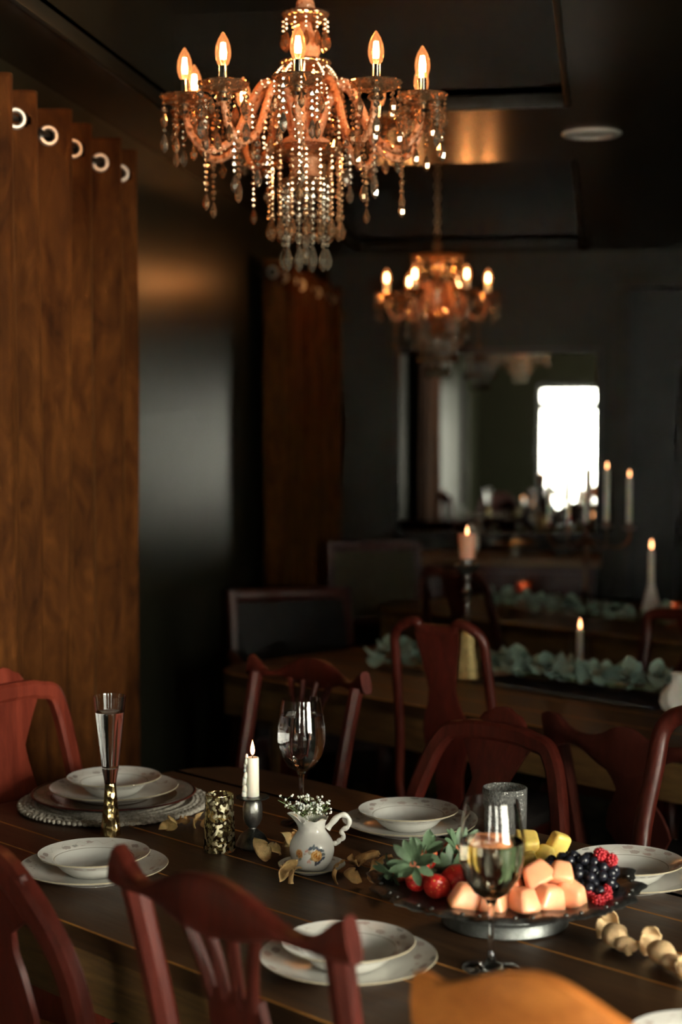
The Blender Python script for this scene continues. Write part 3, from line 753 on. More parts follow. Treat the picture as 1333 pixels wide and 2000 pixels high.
def chair(style, name, label, t, n, face, mat, group, top=1.0, wt=.44, wb=.38, extra=None, rake=.1, hump=.018, dip=.03, humpw=.08, ear=1.2, tube=.0195, dp=.43):
    """face: +1 looks towards +n, -1 towards -n, or an angle; (t,n) = middle of the back at seat height."""
    rz = TA+(0 if face == 1 else PI) if face in (1, -1) else face
    root = thing(name, label, 'chair', TN(t, n, .0105 if extra is None else extra), rz, group)
    seat_parts(root, mat, w=wb+.08, dp=dp, wb=wb)
    Y = lambda z: stile_y(z, top=top, rake=rake)
    if style == 'yoke':        # straight stiles, tall eared crest rail, pierced ribs
        for s in (-1, 1):
            zz = lin(.012, top-.05, 16)
            b = MB(); b.sweep([(s*interp([(0, wb/2-.02), (.45, wb/2-.015), (top, wt/2-.024)], z), Y(z), z) for z in zz], [.018 if z > .5 else .02 for z in zz], [.017+.006*(z < .6) for z in zz], (1, 0, 0), 8, .92); b.build('back_post', mat, root, 25)
        h = wt/2+.004; xs = lin(-h, h, 29)
        tp = lambda x: top-.012+.012*math.exp(-((abs(x)-h)/.03)**2)*ear-dip*math.exp(-((abs(x)-h*.66)/.06)**2)+hump*math.exp(-(x/humpw)**2)
        bt = lambda x: top-.062-.012*math.exp(-((abs(x)-h*.0)/.12)**2)+.012*math.exp(-((abs(x)-h*.55)/.05)**2)
        b = MB(); slab(b, xs, tp, bt, lambda x, z: Y(z)-.028*(1-(x/h)**2), .03); b.build('crest_rail', mat, root, 50)
        zb = top-.17
        for x1, x0 in ((-.076, -.042), (-.026, -.014), (.026, .014), (.076, .042)):
            b = MB(); zz = lin(zb, top-.055, 12)
            b.sweep([(x0+(x1-x0)*((z-zb)/(top-.055-zb))**1.6, Y(z)-.02, z) for z in zz], .0082, .008, (0, 1, 0), 8, .5); b.build('splat_rib', mat, root)
        b = MB(); vase_splat(b, .44, zb+.012, [(0, .15), (.35, .1), (.6, .085), (.85, .12), (1, .108)], lambda z: Y(z)-.014, .022); b.build('splat_base', mat, root)
    elif style == 'arch':      # one bent frame over a shaped splat with a carved crest
        hw, ht = wb/2, wt/2
        pth = []
        for z in lin(.012, .45, 8): pth.append((-hw+.02, Y(z), z))
        dw = hw-ht; zs0 = top-.045
        up = [(-hw+.012, .55), (-hw, .63), (-hw+.22*dw, .63+.4*(zs0-.63)), (-hw+.62*dw, .63+.78*(zs0-.63)), (-ht-.006, zs0-.014), (-ht+.014, zs0+.004), (-ht+.05, zs0+.011), (-.07, top-.028), (0, top-.026)]
        left = smooth_path([(x, Y(z), z) for x, z in up], 4)
        pth = [Vector(p) for p in pth]+left; pth += [Vector((-p.x, p.y, p.z)) for p in reversed(pth[:-1])]
        b = MB(); b.sweep(pth, .021, .015, (0, 1, 0), 8, .85); b.build('back_frame', mat, root, 25)
        b = MB(); xs = lin(-.1, .1, 21)
        slab(b, xs, lambda x: top-.026+.05*math.exp(-(x/.052)**6)+.006*math.cos(x*110), lambda x: top-.05, lambda x, z: Y(z)-.016, .022); b.build('crest_carving', mat, root)
        b = MB(); vase_splat(b, .44, top-.04, [(0, .13), (.12, .1), (.3, .085), (.42, .15), (.55, .185), (.68, .13), (.78, .1), (.9, .16), (1, .22)], lambda z: Y(z)-.004); b.build('splat', mat, root)
    elif style == 'balloon':   # broad low rounded back, wide splat merging with the arch
        hw, ht = wb/2, wt/2
        pth = [(-hw+.02, Y(z), z) for z in lin(.012, .45, 8)]
        up = [(-hw+.0, .55), (-ht-.004, .68), (-ht+.0, .78), (-ht+.035, top-.1), (-ht+.1, top-.035), (-.05, top-.018), (0, top-.016)]
        pth = [Vector(p) for p in pth]+smooth_path([(x, Y(z), z) for x, z in up], 4); pth += [Vector((-p.x, p.y, p.z)) for p in reversed(pth[:-1])]
        b = MB(); b.sweep(pth, .025, .016, (0, 1, 0), 8, .8); b.build('back_frame', mat, root, 25)
        b = MB(); vase_splat(b, .44, top-.03, [(0, .14), (.2, .11), (.38, .2), (.5, .22), (.64, .2), (.76, .17), (.84, .25), (.88, .385), (1, .33)], lambda z: Y(z)-.002, .018); b.build('splat', mat, root)
    elif style == 'spoon':     # rounded tube shoulders, dipped top rail, solid vase splat
        hw, ht = wb/2, wt/2
        pth = [(-hw+.02, Y(z), z) for z in lin(.012, .45, 8)]
        up = [(-hw+.004, .56), (-ht-.01, .72), (-ht, top-.12), (-ht+.006, top-.045), (-ht+.045, top-.012), (-ht*.45, top-.006), (-.05, top-.022), (0, top-.026)]
        pth = [Vector(p) for p in pth]+smooth_path([(x, Y(z), z) for x, z in up], 4); pth += [Vector((-p.x, p.y, p.z)) for p in reversed(pth[:-1])]
        b = MB(); b.sweep(pth, tube, tube*.87, (0, 1, 0), 10, .25); b.build('back_frame', mat, root)
        b = MB(); vase_splat(b, .44, top-.03, [(0, .12), (.15, .08), (.3, .09), (.45, .15), (.56, .14), (.68, .08), (.8, .1), (.92, .13), (1, .14)], lambda z: Y(z)-.004); b.build('splat', mat, root)
    elif style == 'scroll':    # broad yoke with scrolled ears over a big splat
        for s in (-1, 1):
            zz = lin(.012, top-.06, 16)
            b = MB(); b.sweep([(s*interp([(0, wb/2-.02), (.45, wb/2-.015), (top, wt/2-.03)], z), Y(z), z) for z in zz], .019, .016, (0, 1, 0), 8, .8); b.build('back_post', mat, root, 25)
        h = wt/2+.004; xs = lin(-h, h, 29)
        tp = lambda x: top-.03+.03*math.exp(-((abs(x)-h*.93)/.035)**2)+.024*math.exp(-(x/.045)**2)-.008*math.exp(-((abs(x)-h*.5)/.05)**2)
        bt = lambda x: top-.1-.03*math.exp(-(x/.07)**2)+.03*math.exp(-((abs(x)-h*.62)/.06)**2)
        b = MB(); slab(b, xs, tp, bt, lambda x, z: Y(z)-.02*(1-(x/h)**2), .028); b.build('crest_rail', mat, root, 50)
        b = MB(); vase_splat(b, .44, top-.09, [(0, .12), (.15, .09), (.32, .1), (.5, .19), (.62, .17), (.78, .09), (.9, .12), (1, .2)], lambda z: Y(z)-.012, .014); b.build('splat', mat, root)
    return root
GN = 'chairs along the near side of the front table'; GF = 'chairs along the far side of the front table'
chair('yoke', 'dining_chair', 'dark cherry chair with pierced ribbed splat, its crest cutting across two plates', -1.555, 1.395, 1, M_cherry, GN, 1.0, .455)
chair('balloon', 'dining_chair', 'cherry chair with wide rounded back below the left china plate', -2.125, 1.36, 1, M_cherry, GN, .95, .44, .4)
chair('yoke', 'dining_chair', 'honey coloured chair whose curved crest shows at the bottom edge', -1.04, 1.4, TA+.1, M_honey, GN, .962, .34, .33, hump=.06, dip=.0, humpw=.105, ear=.9)
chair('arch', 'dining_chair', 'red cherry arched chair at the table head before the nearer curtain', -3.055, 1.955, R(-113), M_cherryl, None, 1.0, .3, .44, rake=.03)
chair('yoke', 'dining_chair', 'dark cherry ribbed chair behind the corner with the farther wine glass', -3.02, 2.71, -1, M_cherry, GF, .965, .43, dp=.32)
chair('arch', 'dining_chair', 'cherry chair with carved arched back behind the bubbled glass tumbler', -2.3, 2.62, -1, M_cherry, GF, .918, .3, .45)
chair('spoon', 'dining_chair', 'glossy cherry chair with rounded shoulders behind the berry side plate', -1.655, 2.63, -1, M_cherry, GF, 1.0, .44, .4)
G2 = 'chairs around the second table'
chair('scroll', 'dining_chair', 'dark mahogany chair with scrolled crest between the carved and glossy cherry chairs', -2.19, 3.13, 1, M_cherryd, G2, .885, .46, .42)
chair('spoon', 'dining_chair', 'mahogany vase-splat chair standing before the mercury glass pillar candlestick', -2.97, 3.31, TA+.25, M_cherry, G2, 1.04, .28, .34, tube=.014)
chair('arch', 'dining_chair', 'dim cherry chair on the far side of the second table behind the taper', -3.06, 4.58, -1, M_cherry, G2, .95, .42, .42)
G3 = 'chairs around the farthest table'
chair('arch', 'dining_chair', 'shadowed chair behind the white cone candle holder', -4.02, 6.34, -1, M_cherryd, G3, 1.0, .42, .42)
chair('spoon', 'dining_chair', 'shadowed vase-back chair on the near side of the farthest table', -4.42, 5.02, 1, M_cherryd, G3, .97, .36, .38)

# upholstered chairs at the table ends
def panel_chair(label, loc, rz, w, top, wood_m, cloth, group, arms):
    root = thing('upholstered_chair', label, 'chair', (loc[0], loc[1], .0125), rz, group)
    seat_parts(root, wood_m, w=w, wb=w-.04)
    Y = lambda z: stile_y(z, top=top, rake=.07)
    for s in (-1, 1):
        zz = lin(.012, top, 14); b = MB(); b.sweep([(s*(w/2-.02), Y(z), z) for z in zz], .02, .02, (1, 0, 0), 8, .9); b.build('back_post', wood_m, root, 25)
    h = w/2-.022
    b = MB(); slab(b, lin(-h, h, 9), lambda x: top+.004, lambda x: top-.045, lambda x, z: Y(z), .03); b.build('top_rail', wood_m, root)
    b = MB(); slab(b, lin(-h, h, 9), lambda x: top-.36, lambda x: top-.4, lambda x, z: Y(z), .03); b.build('lower_rail', wood_m, root)
    b = MB(); zz = lin(top-.36, top-.045, 9); b.sweep([(0, Y(z)+.006, z) for z in zz], [h*.985]*9, [.012+.018*math.sin(PI*i/8) for i in range(9)], (0, 1, 0), 12, .8); b.build('back_panel', cloth, root)
    if arms:
        for s in (-1, 1):
            b = MB(); b.sweep(smooth_path([(s*(w/2-.01), Y(.68), .68), (s*(w/2+.02), .15, .69), (s*(w/2+.02), .32, .66), (s*(w/2+.015), .36, .62)], 4), .018, .024, (1, 0, 0), 8, .5); b.build('arm', wood_m, root)
            b = MB(); b.sweep([(s*(w/2+.012), .3, .655), (s*(w/2), .3, .55), (s*(w/2-.01), .29, .44)], .017, .017, (1, 0, 0), 8, .5); b.build('arm_support', wood_m, root)
    return root
panel_chair('black leather panelled armchair in the dark at the second table end', (-1.18, 6.13, 0), R(-155), .5, .925, M_cherryd, M_leather, None, True)
panel_chair('wood framed chair with olive upholstered back before the farther curtain', (-1.06, 7.56, 0), R(-168), .45, 1.01, M_cherryd, M_olive, None, False)

# ------------------------------------------------------------------ china
PL = [(0, .003), (.072, .003), (.076, 0), (.08, .003), (.094, .0065), (.115, .014), (.134, .0215), (.135, .0228), (.134, .0238), (.115, .0168), (.095, .0105), (.083, .0068), (0, .006)]
BW = [(0, .002), (.044, .002), (.046, 0), (.05, .003), (.06, .01), (.07, .021), (.085, .029), (.101, .0355), (.102, .037), (.101, .038), (.084, .032), (.0715, .0265), (.066, .018), (.055, .009), (.045, .006), (0, .0055)]
def plate_at(t, n, label_p, label_b, z=.76, s=1.0, rz=0, bowl=True, gp='dinner plates on the front table', gb='soup bowls on the front table'):
    p = thing('dinner_plate', label_p, 'plate', TN(t, n, z+.0005), rz, gp)
    o = link('plate_body', me_plate, p, (0, 0, 0)); o.scale = (s, s, s)
    if bowl:
        q = thing('soup_bowl', label_b, 'bowl', TN(t, n, z+.0005+.0068*s), rz+1, gb); link('bowl_body', me_bowl, q, (0, 0, 0))
me_plate = MB().lathe(PL, 72).mesh('dinner_plate', M_plate, 50); me_bowl = MB().lathe(BW, 72).mesh('soup_bowl', M_bowl, 50)
plate_at(-2.392, 1.692, 'white floral plate behind the left ear of the ribbed chair', 'white floral soup bowl on the plate behind the ribbed chair ear', rz=.4)
plate_at(-1.71, 1.672, 'white floral plate seen through the ribbed cherry chair back', 'white floral soup bowl seen past the ribbed chair right post', rz=1.4)
plate_at(-2.222, 2.343, 'white floral plate behind the strawberries', 'white floral soup bowl behind the strawberries', rz=2.2)
plate_at(-1.687, 2.348, 'white floral plate beside the berry end of the platter', 'white floral soup bowl beside the berry end of the platter', rz=3.1)
plate_at(-1.115, 1.725, 'white floral plate beside the honey chair, cut by the frame corner', 'white floral soup bowl on the plate beside the honey chair', rz=.9)
# place setting at the head of the table: braided mat, charger, plate, bowl
pm = thing('placemat', 'round braided grey placemat at the table head', 'placemat', TN(-2.815, 2.045, .7605), 0)
b = MB(); b.lathe([(0, 0), (.19, 0), (.194, .004), (.19, .007), (0, .007)], 64); b.build('woven_disc', M_jute, pm)
b = MB()
from mathutils import Euler
for row, (rr, nn) in enumerate(((.2, 104), (.19, 100), (.18, 96))):
    for k in range(nn):
        th = 2*PI*(k+.3*row)/nn; t = bmesh.new(); bmesh.ops.create_icosphere(t, subdivisions=2, radius=1)
        b.join(t, Matrix.Translation((rr*math.cos(th), rr*math.sin(th), .0062+.001*(k % 2))) @ Matrix.Rotation(th+(.75 if row % 2 else -.75), 4, 'Z') @ Matrix.Diagonal((.0052, .0092, .0048, 1)))
b.build('braided_border', M_jute, pm, 60)
b = MB()
for r_ in (.17, .148, .126): b.torus((0, 0, .007), r_, .0055, 'z', 60, 6)
b.build('braid_ring', M_jute, pm)
cg = thing('charger_plate', 'brown floral charger plate on the braided placemat', 'plate', TN(-2.815, 2.045, .7605+.0125), 0)
sc = .176/.135
o = MB().lathe([(r_*sc, z_*.75) for r_, z_ in PL], 72).build('charger_body', M_charger, cg, 50)
b = MB(); b.torus((0, 0, .0172), .1755, .0018, 'z', 72, 6); b.build('dark_rim', M_cherry, cg)
plate_at(-2.815, 2.045, 'white floral plate on the brown charger', 'white floral soup bowl at the table head behind the flute', z=.7605+.0125+.0055, s=1.03, rz=.2)

# ------------------------------------------------------------------ glassware
def goblet(label_g, t, n, level, liquid, label_l, rz=0):
    root = thing('wine_glass', label_g, 'wine glass', TN(t, n, .7603), rz, 'wine glasses on the front table')
    H0 = .108
    outer = [(0, 0), (.042, 0), (.0435, .0015), (.04, .003), (.02, .006), (.008, .012), (.0046, .03), (.0042, .07), (.005, .095), (.01, H0), (.028, .119), (.043, .143), (.0492, .172), (.0485, .2), (.044, .235), (.0402, .258)]
    inner = [(.0392, .258), (.043, .235), (.0474, .2), (.048, .172), (.0415, .145), (.027, .1225), (.012, .1125), (0, .111)]
    o = MB().lathe(outer+inner, 56).build('glass_body', M_glass, root, 80)
    lq = [(0, .1108), (.0122, .1123), (.0273, .1222), (.0418, .1448), (.0483, .172)]
    prof = [(r, z) for r, z in lq if z < level]
    rl_ = interp([(.172, .0482), (.2, .0477), (.235, .0433), (.258, .0395)], level) if level > .172 else interp([(z, r) for r, z in lq], level)
    if level > .2: prof.append((.0477, .2))
    prof += [(rl_, level), (rl_*.9, level-.0006), (0, level-.0006)]
    MB().lathe(prof, 56).build('liquid', liquid, root, 80)
    return root
goblet('stemmed wine glass of water standing behind the floral pitcher', -2.416, 2.228, .226, M_water, '')
goblet('stemmed wine glass standing before the fruit platter', -1.561, 1.828, .196, M_wine, '', 1)
fl = thing('champagne_flute', 'tall clear flute with hammered gold foot by the head setting', 'flute', TN(-2.615, 1.891, .7603), 0)
MB().lathe([(.0118, .104), (.0125, .11), (.0165, .133), (.0325, .28), (.0314, .28), (.0157, .1365), (.008, .134), (0, .1335)]+[], 48).build('glass_cone', M_glass, fl, 60)
MB().lathe([(0, .1338), (.0158, .1372), (.0288, .248), (.026, .2474), (0, .2474)], 48).build('liquid', M_water, fl, 60)
b = MB(); prof = [(0, 0), (.0198, 0), (.0202, .003), (.0194, .016), (.0176, .032), (.0155, .05), (.0138, .068), (.0124, .086), (.0114, .1), (.0112, .104), (0, .104)]
b.lathe(prof, 36); b.build('gold_foot', M_goldf, fl, 50)
tb = thing('mercury_tumbler', 'flecked gold mercury glass tumbler beside the pewter candlestick', 'tumbler', TN(-2.37, 1.97, .7603), 0)
MB().lathe([(0, 0), (.03, 0), (.0312, .002), (.0312, .005), (.0268, .11), (.0258, .11), (.0296, .008), (.028, .005), (0, .0045)], 40).build('glass_body', M_merc, tb, 50)
b = MB(); b.torus((0, 0, .11), .0263, .0009, 'z', 40, 6); b.build('gilded_rim', M_goldf, tb)
bt = thing('bubbled_tumbler', 'clear seeded glass tumbler behind the fruit platter', 'tumbler', TN(-2.039, 2.427, .7603), 0)
m, nt, p, o = new_mat('seeded_glass'); M_seed = m
setin(p, Base_Color=(.9, .9, .87, 1), Roughness=.07, IOR=1.45); p.inputs['Transmission Weight'].default_value = .9
vo = N(nt, 'ShaderNodeTexVoronoi'); setin(vo, Scale=230.0); nt.links.new(coords(nt, (1, 1, .6)), vo.inputs['Vector']); bump(nt, p, vo.outputs['Distance'], .7, .004)
MB().lathe([(0, 0), (.041, 0), (.043, .003), (.0445, .104), (.0425, .1055), (.0405, .104), (.0392, .01), (.036, .007), (0, .0065)], 48).build('glass_body', M_seed, bt, 60)

# ------------------------------------------------------------------ candles
def flame(parent, z, s=1.0, watts=.12, x=0, y=0):
    o = MB().lathe([(0, 0), (.0032*s, .003*s), (.0046*s, .009*s), (.0038*s, .017*s), (.0018*s, .025*s), (0, .031*s)], 14, x, y, z).build('flame', M_flame, parent, 80)
    MB().tube([(x, y, z-.006*s), (x+.0006, y, z+.002*s)], .0008, 6).build('wick', M_wick, parent)
    lamp('flame_light', parent, (x, y, z+.012*s), watts, (1, .5, .18), .004)
ck = thing('candlestick', 'squat pewter candlestick with pierced base behind the mercury tumbler', 'candlestick', TN(-2.347, 2.035, .7603), 0)
sq = lambda th, i, z: (.92+.09*math.cos(4*th)) if z < .03 else 1
MB().lathe([(0, 0), (.036, 0), (.037, .003), (.034, .006), (.03, .012), (.024, .024), (.014, .031), (.009, .036), (0, .036)], 48, fr=sq).build('pierced_base', M_silver, ck, 40)
MB().lathe([(.008, .034), (.0075, .038), (.014, .045), (.0185, .056), (.0195, .072), (.018, .086), (.013, .094), (.0, .094)], 36).build('cup', M_pewter, ck)
MB().lathe([(.0, .0935), (.012, .0935), (.024, .097), (.0315, .096), (.0325, .0985), (.024, .1), (.014, .099), (0, .099)], 48, fr=lambda th, i, z: 1+.03*math.cos(14*th)).build('drip_pan', M_silver, ck)
cd = thing('taper_candle', 'short ivory candle with wax drips in the pewter candlestick', 'candle', TN(-2.347, 2.035, .7603+.0995), 0)
b = MB(); b.lathe([(0, 0), (.0128, 0), (.0125, .04), (.0122, .073), (.0112, .076), (.006, .0745), (0, .074)], 28); b.build('candle_body', M_wax, cd)
b = MB(); ang = PI+PSI+.1
for k in range(9):
    z = .078-.0092*k; a_ = ang+.25*math.sin(k*1.9); r_ = .0115+.0006*k; b.sphere((r_*math.cos(a_), r_*math.sin(a_), z), .0032+.0012*math.sin(k*2.3)**2+.0003*k, 2, (1, 1, 1.7))
b.build('wax_drip', M_wax, cd, 80)
flame(cd, .0795, 1.0, .12)

# ------------------------------------------------------------------ pitcher, saucer, blossoms
PT = TN(-2.141, 2.0)
sa = thing('saucer', 'small scalloped china saucer under the floral pitcher', 'saucer', (PT.x, PT.y, .7604), 0)
MB().lathe([(0, .002), (.03, .002), (.032, 0), (.035, .002), (.05, .008), (.0615, .0125), (.062, .0138), (.061, .0145), (.048, .0105), (.034, .0055), (0, .005)], 64, fr=lambda th, i, z: 1+(.022*abs(math.cos(6*th)) if z > .006 else 0)).build('saucer_body', M_saucer, sa, 50)
pi = thing('cream_pitcher', 'small white china pitcher painted with yellow roses, on the saucer', 'pitcher', (PT.x, PT.y, .7604+.0058), PSI)
# painted decoration as vertex colour on the body (flat print)
m, nt, p, o = new_mat('painted_white_china'); M_pitch = m
at = N(nt, 'ShaderNodeVertexColor'); at.layer_name = 'paint'; nt.links.new(at.outputs[0], p.inputs['Base Color']); setin(p, Roughness=.12)
prof_o = [(0, .0025), (.024, .0025), (.026, 0), (.0285, .002), (.036, .014), (.0405, .027), (.0412, .038), (.0385, .05), (.032, .061), (.0262, .069), (.0245, .076), (.0252, .083), (.028, .09), (.0305, .0945)]
prof = [Vector((r_, 0, z_)) for r_, z_ in prof_o[:4]]+[v for v in smooth_path([(r_, 0, z_) for r_, z_ in prof_o[3:]], 6)][1:]
ps = [(v.x, v.z) for v in prof]+[(.029, .0945), (.0265, .09), (.0236, .083), (.023, .076), (.0248, .069), (.0305, .061), (.035, .045), (.03, .015), (0, .008)]
def lipz(th, i, r_):
    z_ = ps[i][1]
    f_ = max(0, (z_-.074)/.0205)**1.4 if i > 5 else 0
    d_ = math.atan2(math.sin(th-PI), math.cos(th-PI))
    return f_*(.009*math.exp(-(d_/.5)**2)+.0022*math.cos(7*th)-.004*math.exp(-((abs(d_)-1.0)/.5)**2))
def lipr(th, i, z_):
    z_ = ps[i][1]; f_ = max(0, (z_-.07)/.0245)**1.5 if i > 5 else 0
    d_ = math.atan2(math.sin(th-PI), math.cos(th-PI))
    return 1+f_*(.5*math.exp(-(d_/.42)**2)-.06*math.exp(-((abs(d_)-.9)/.4)**2))
SEG = 180
b = MB(); b.lathe(ps, SEG, fr=lipr, fz=lipz); me = b.mesh('pitcher_body', M_pitch, 60)
ca = me.color_attributes.new('paint', 'FLOAT_COLOR', 'POINT')
def paint(v):
    base = (.8, .78, .73); th = math.atan2(v.y, v.x); u = (th+PI/2)*.041; w_ = v.z-.033   # local -y faces the lens
    if v.z > .066 or v.z < .006 or math.hypot(v.x, v.y) < .0275: 
        return (.58, .44, .28) if .0938 < v.z < .0952 else base
    col = base
    def blob(cx, cz, rx, rz_, c, ang=0):
        nonlocal col
        dx, dz = u-cx, w_-cz; ca_, sa_ = math.cos(ang), math.sin(ang); X, Y_ = (dx*ca_+dz*sa_)/rx, (-dx*sa_+dz*ca_)/rz_
        if X*X+Y_*Y_ < 1: col = c if isinstance(c[0], float) else c[int(min(len(c)-1, math.hypot(X, Y_)*len(c)))]
    for cx, cz, a_, c in ((-.002, .0125, .9, (.1, .13, .17)), (.0045, .0145, 1.6, (.16, .2, .22)), (.0115, .012, 2.2, (.12, .15, .2)), (.0195, .0085, 2.7, (.14, .18, .2)), (.0215, .001, 0., (.2, .22, .22)), (.0215, -.007, .6, (.1, .12, .18)), (.0155, -.0125, 1.1, (.09, .11, .17)), (.009, -.0155, 1.5, (.13, .13, .16)), (-.0005, -.0065, .5, (.4, .33, .2)), (-.0035, .006, 2.4, (.5, .42, .3))): blob(cx, cz, .0052, .0028, c, a_)
    for cx, cz in ((-.0045, -.0095), (-.007, -.0125), (-.0025, -.013), (-.008, .009), (-.0105, .0075)): blob(cx, cz, .0024, .0024, ((.62, .28, .22), (.75, .5, .42)))
    blob(.0095, -.001, .0105, .0105, ((.5, .14, .03), (.8, .4, .1), (.62, .24, .05), (.85, .52, .2), (.72, .36, .1)))
    blob(.0125, .002, .003, .0018, (.9, .66, .34), .8); blob(.006, -.006, .0035, .0016, (.9, .6, .28), -.5); blob(.014, -.006, .0035, .0018, (.55, .2, .05), .4)
    blob(-.0235, .002, .0075, .0085, ((.5, .13, .05), (.75, .36, .12), (.6, .25, .08), (.78, .45, .2)))
    blob(-.0225, -.008, .004, .002, (.25, .27, .2), .7); blob(-.0285, -.003, .003, .002, (.35, .3, .2), 1.4); blob(-.012, .003, .003, .0015, (.6, .45, .38), .3)
    return col
buf = []
for v in me.vertices: buf += [*paint(v.co), 1]
ca.data.foreach_set('color', buf)
link('pitcher_body', me, pi)
b = MB(); hp = smooth_path([(.0285, 0, .073), (.036, 0, .082), (.047, 0, .0945), (.0575, 0, .0985), (.0665, 0, .094), (.069, 0, .084), (.065, 0, .075), (.0575, 0, .0715), (.0545, 0, .066), (.0585, 0, .061), (.0565, 0, .054), (.051, 0, .0515), (.0475, 0, .047), (.0425, 0, .0455), (.0385, 0, .046)], 3)
b.tube(hp, [interp([(0, .006), (.3, .0048), (.6, .0042), (1, .0045)], i/(len(hp)-1))*(1+.14*math.cos(i*1.3)) for i in range(len(hp))], 10); b.build('handle', M_white, pi, 80)
M_white2 = M_white
for q in range(8):
    r_ = random.Random(50+q)
    g = thing('gypsophila_sprig', ('white gypsophila sprig leaning out farthest left of the pitcher', 'white gypsophila sprig second from the left in the pitcher', 'white gypsophila sprig third from the left in the pitcher', 'tall white gypsophila sprig fourth from the left in the pitcher', 'white gypsophila sprig fourth from the right in the pitcher', 'white gypsophila sprig third from the right in the pitcher', 'white gypsophila sprig second from the right in the pitcher', 'white gypsophila sprig leaning out farthest right of the pitcher')[q], 'flower', (PT.x, PT.y, .7604+.0058), PSI, 'gypsophila sprigs in the pitcher')
    lean = (-.062, -.04, -.025, -.012, 0, .012, .024, .033)[q]; hgt = (.128, .11, .122, .13, .12, .128, .118, .112)[q]
    bs, bb = MB(), MB(); base_ = Vector((lean*.12+.004, r_.uniform(-.006, .006), .014)); tip = Vector((lean, r_.uniform(-.02, .02), hgt))
    neck = Vector((lean*.18, r_.uniform(-.012, .012), .09))
    bs.tube(smooth_path([base_, neck, tip], 5), .0006, 5)
    for w_ in range(11):
        t_ = .25+.75*(w_/10); p0 = neck.lerp(tip, t_*.8); p1 = p0+Vector((r_.uniform(-.018, .018), r_.uniform(-.018, .018), r_.uniform(.004, .018)))
        if p1.z > .142: p1.z = .142-r_.uniform(0, .01)
        bs.tube([p0, (p0+p1)/2+Vector((0, 0, .002)), p1], .0004, 4)
        for _ in range(3):
            c_ = p1+Vector((r_.uniform(-1, 1), r_.uniform(-1, 1), r_.uniform(-1, 1)))*.0017; bb.sphere(c_, r_.uniform(.0016, .0024), 1)
    bs.build('stem', M_stem, g); bb.build('blossoms', M_bloom, g, 80)

# ------------------------------------------------------------------ dried petals
def petal(b, c, size, yaw, curl, r_, pitch=.0, fold=1.0):
    nu, nv = 9, 8; gr = []
    Mx = Matrix.Translation(c) @ Matrix.Rotation(yaw, 4, 'Z') @ Matrix.Rotation(pitch, 4, 'Y')
    k1, k2 = r_.uniform(0, 6), r_.uniform(0, 6)
    for i in range(nu):
        u = i/(nu-1); wdt = size*.5*math.sin(PI*min(.97, max(.06, u*.93+.05)))**.6; row = []
        for j in range(nv):
            v = j/(nv-1)*2-1
            x = (u-.5)*size; y = v*wdt; z = curl*size*(v*v*.55*fold+(u-.5)**2*.9)+.02*size*math.sin(9*u+k1+4*v)+.018*size*math.cos(7*v+k2)
            row.append(b.b.verts.new(Mx @ Vector((x, y*(1-.25*curl*v*v), z))))
        gr.append(row)
    for i in range(nu-1):
        for j in range(nv-1): b._f([gr[i][j], gr[i+1][j], gr[i+1][j+1], gr[i][j+1]])
def shell(b, c, r, rot, r_, cover=1.9, el=1.25):
    """cupped petal: a wrinkled part of an ellipsoid shell, open at one end."""
    gr = []; k1, k2 = r_.uniform(0, 6), r_.uniform(0, 6); ti = .55*cover
    for i in range(9):
        ph = .12+ti*i/8; row = []
        for j in range(13):
            th = -cover*.85+2*cover*.85*j/12
            rr = r*(1+.05*math.sin(5*th+k1)+.04*math.sin(3*ph*2+k2+2*th)+.1*(i/8)**3*math.sin(4*th+k2))
            v = Vector((rr*math.sin(ph)*math.cos(th), rr*math.sin(ph)*math.sin(th), -rr*el*math.cos(ph)))
            v.rotate(rot); row.append(b.b.verts.new(c+v))
        gr.append(row)
    for i in range(8):
        for j in range(12): b._f([gr[i][j], gr[i][j+1], gr[i+1][j+1], gr[i+1][j]])
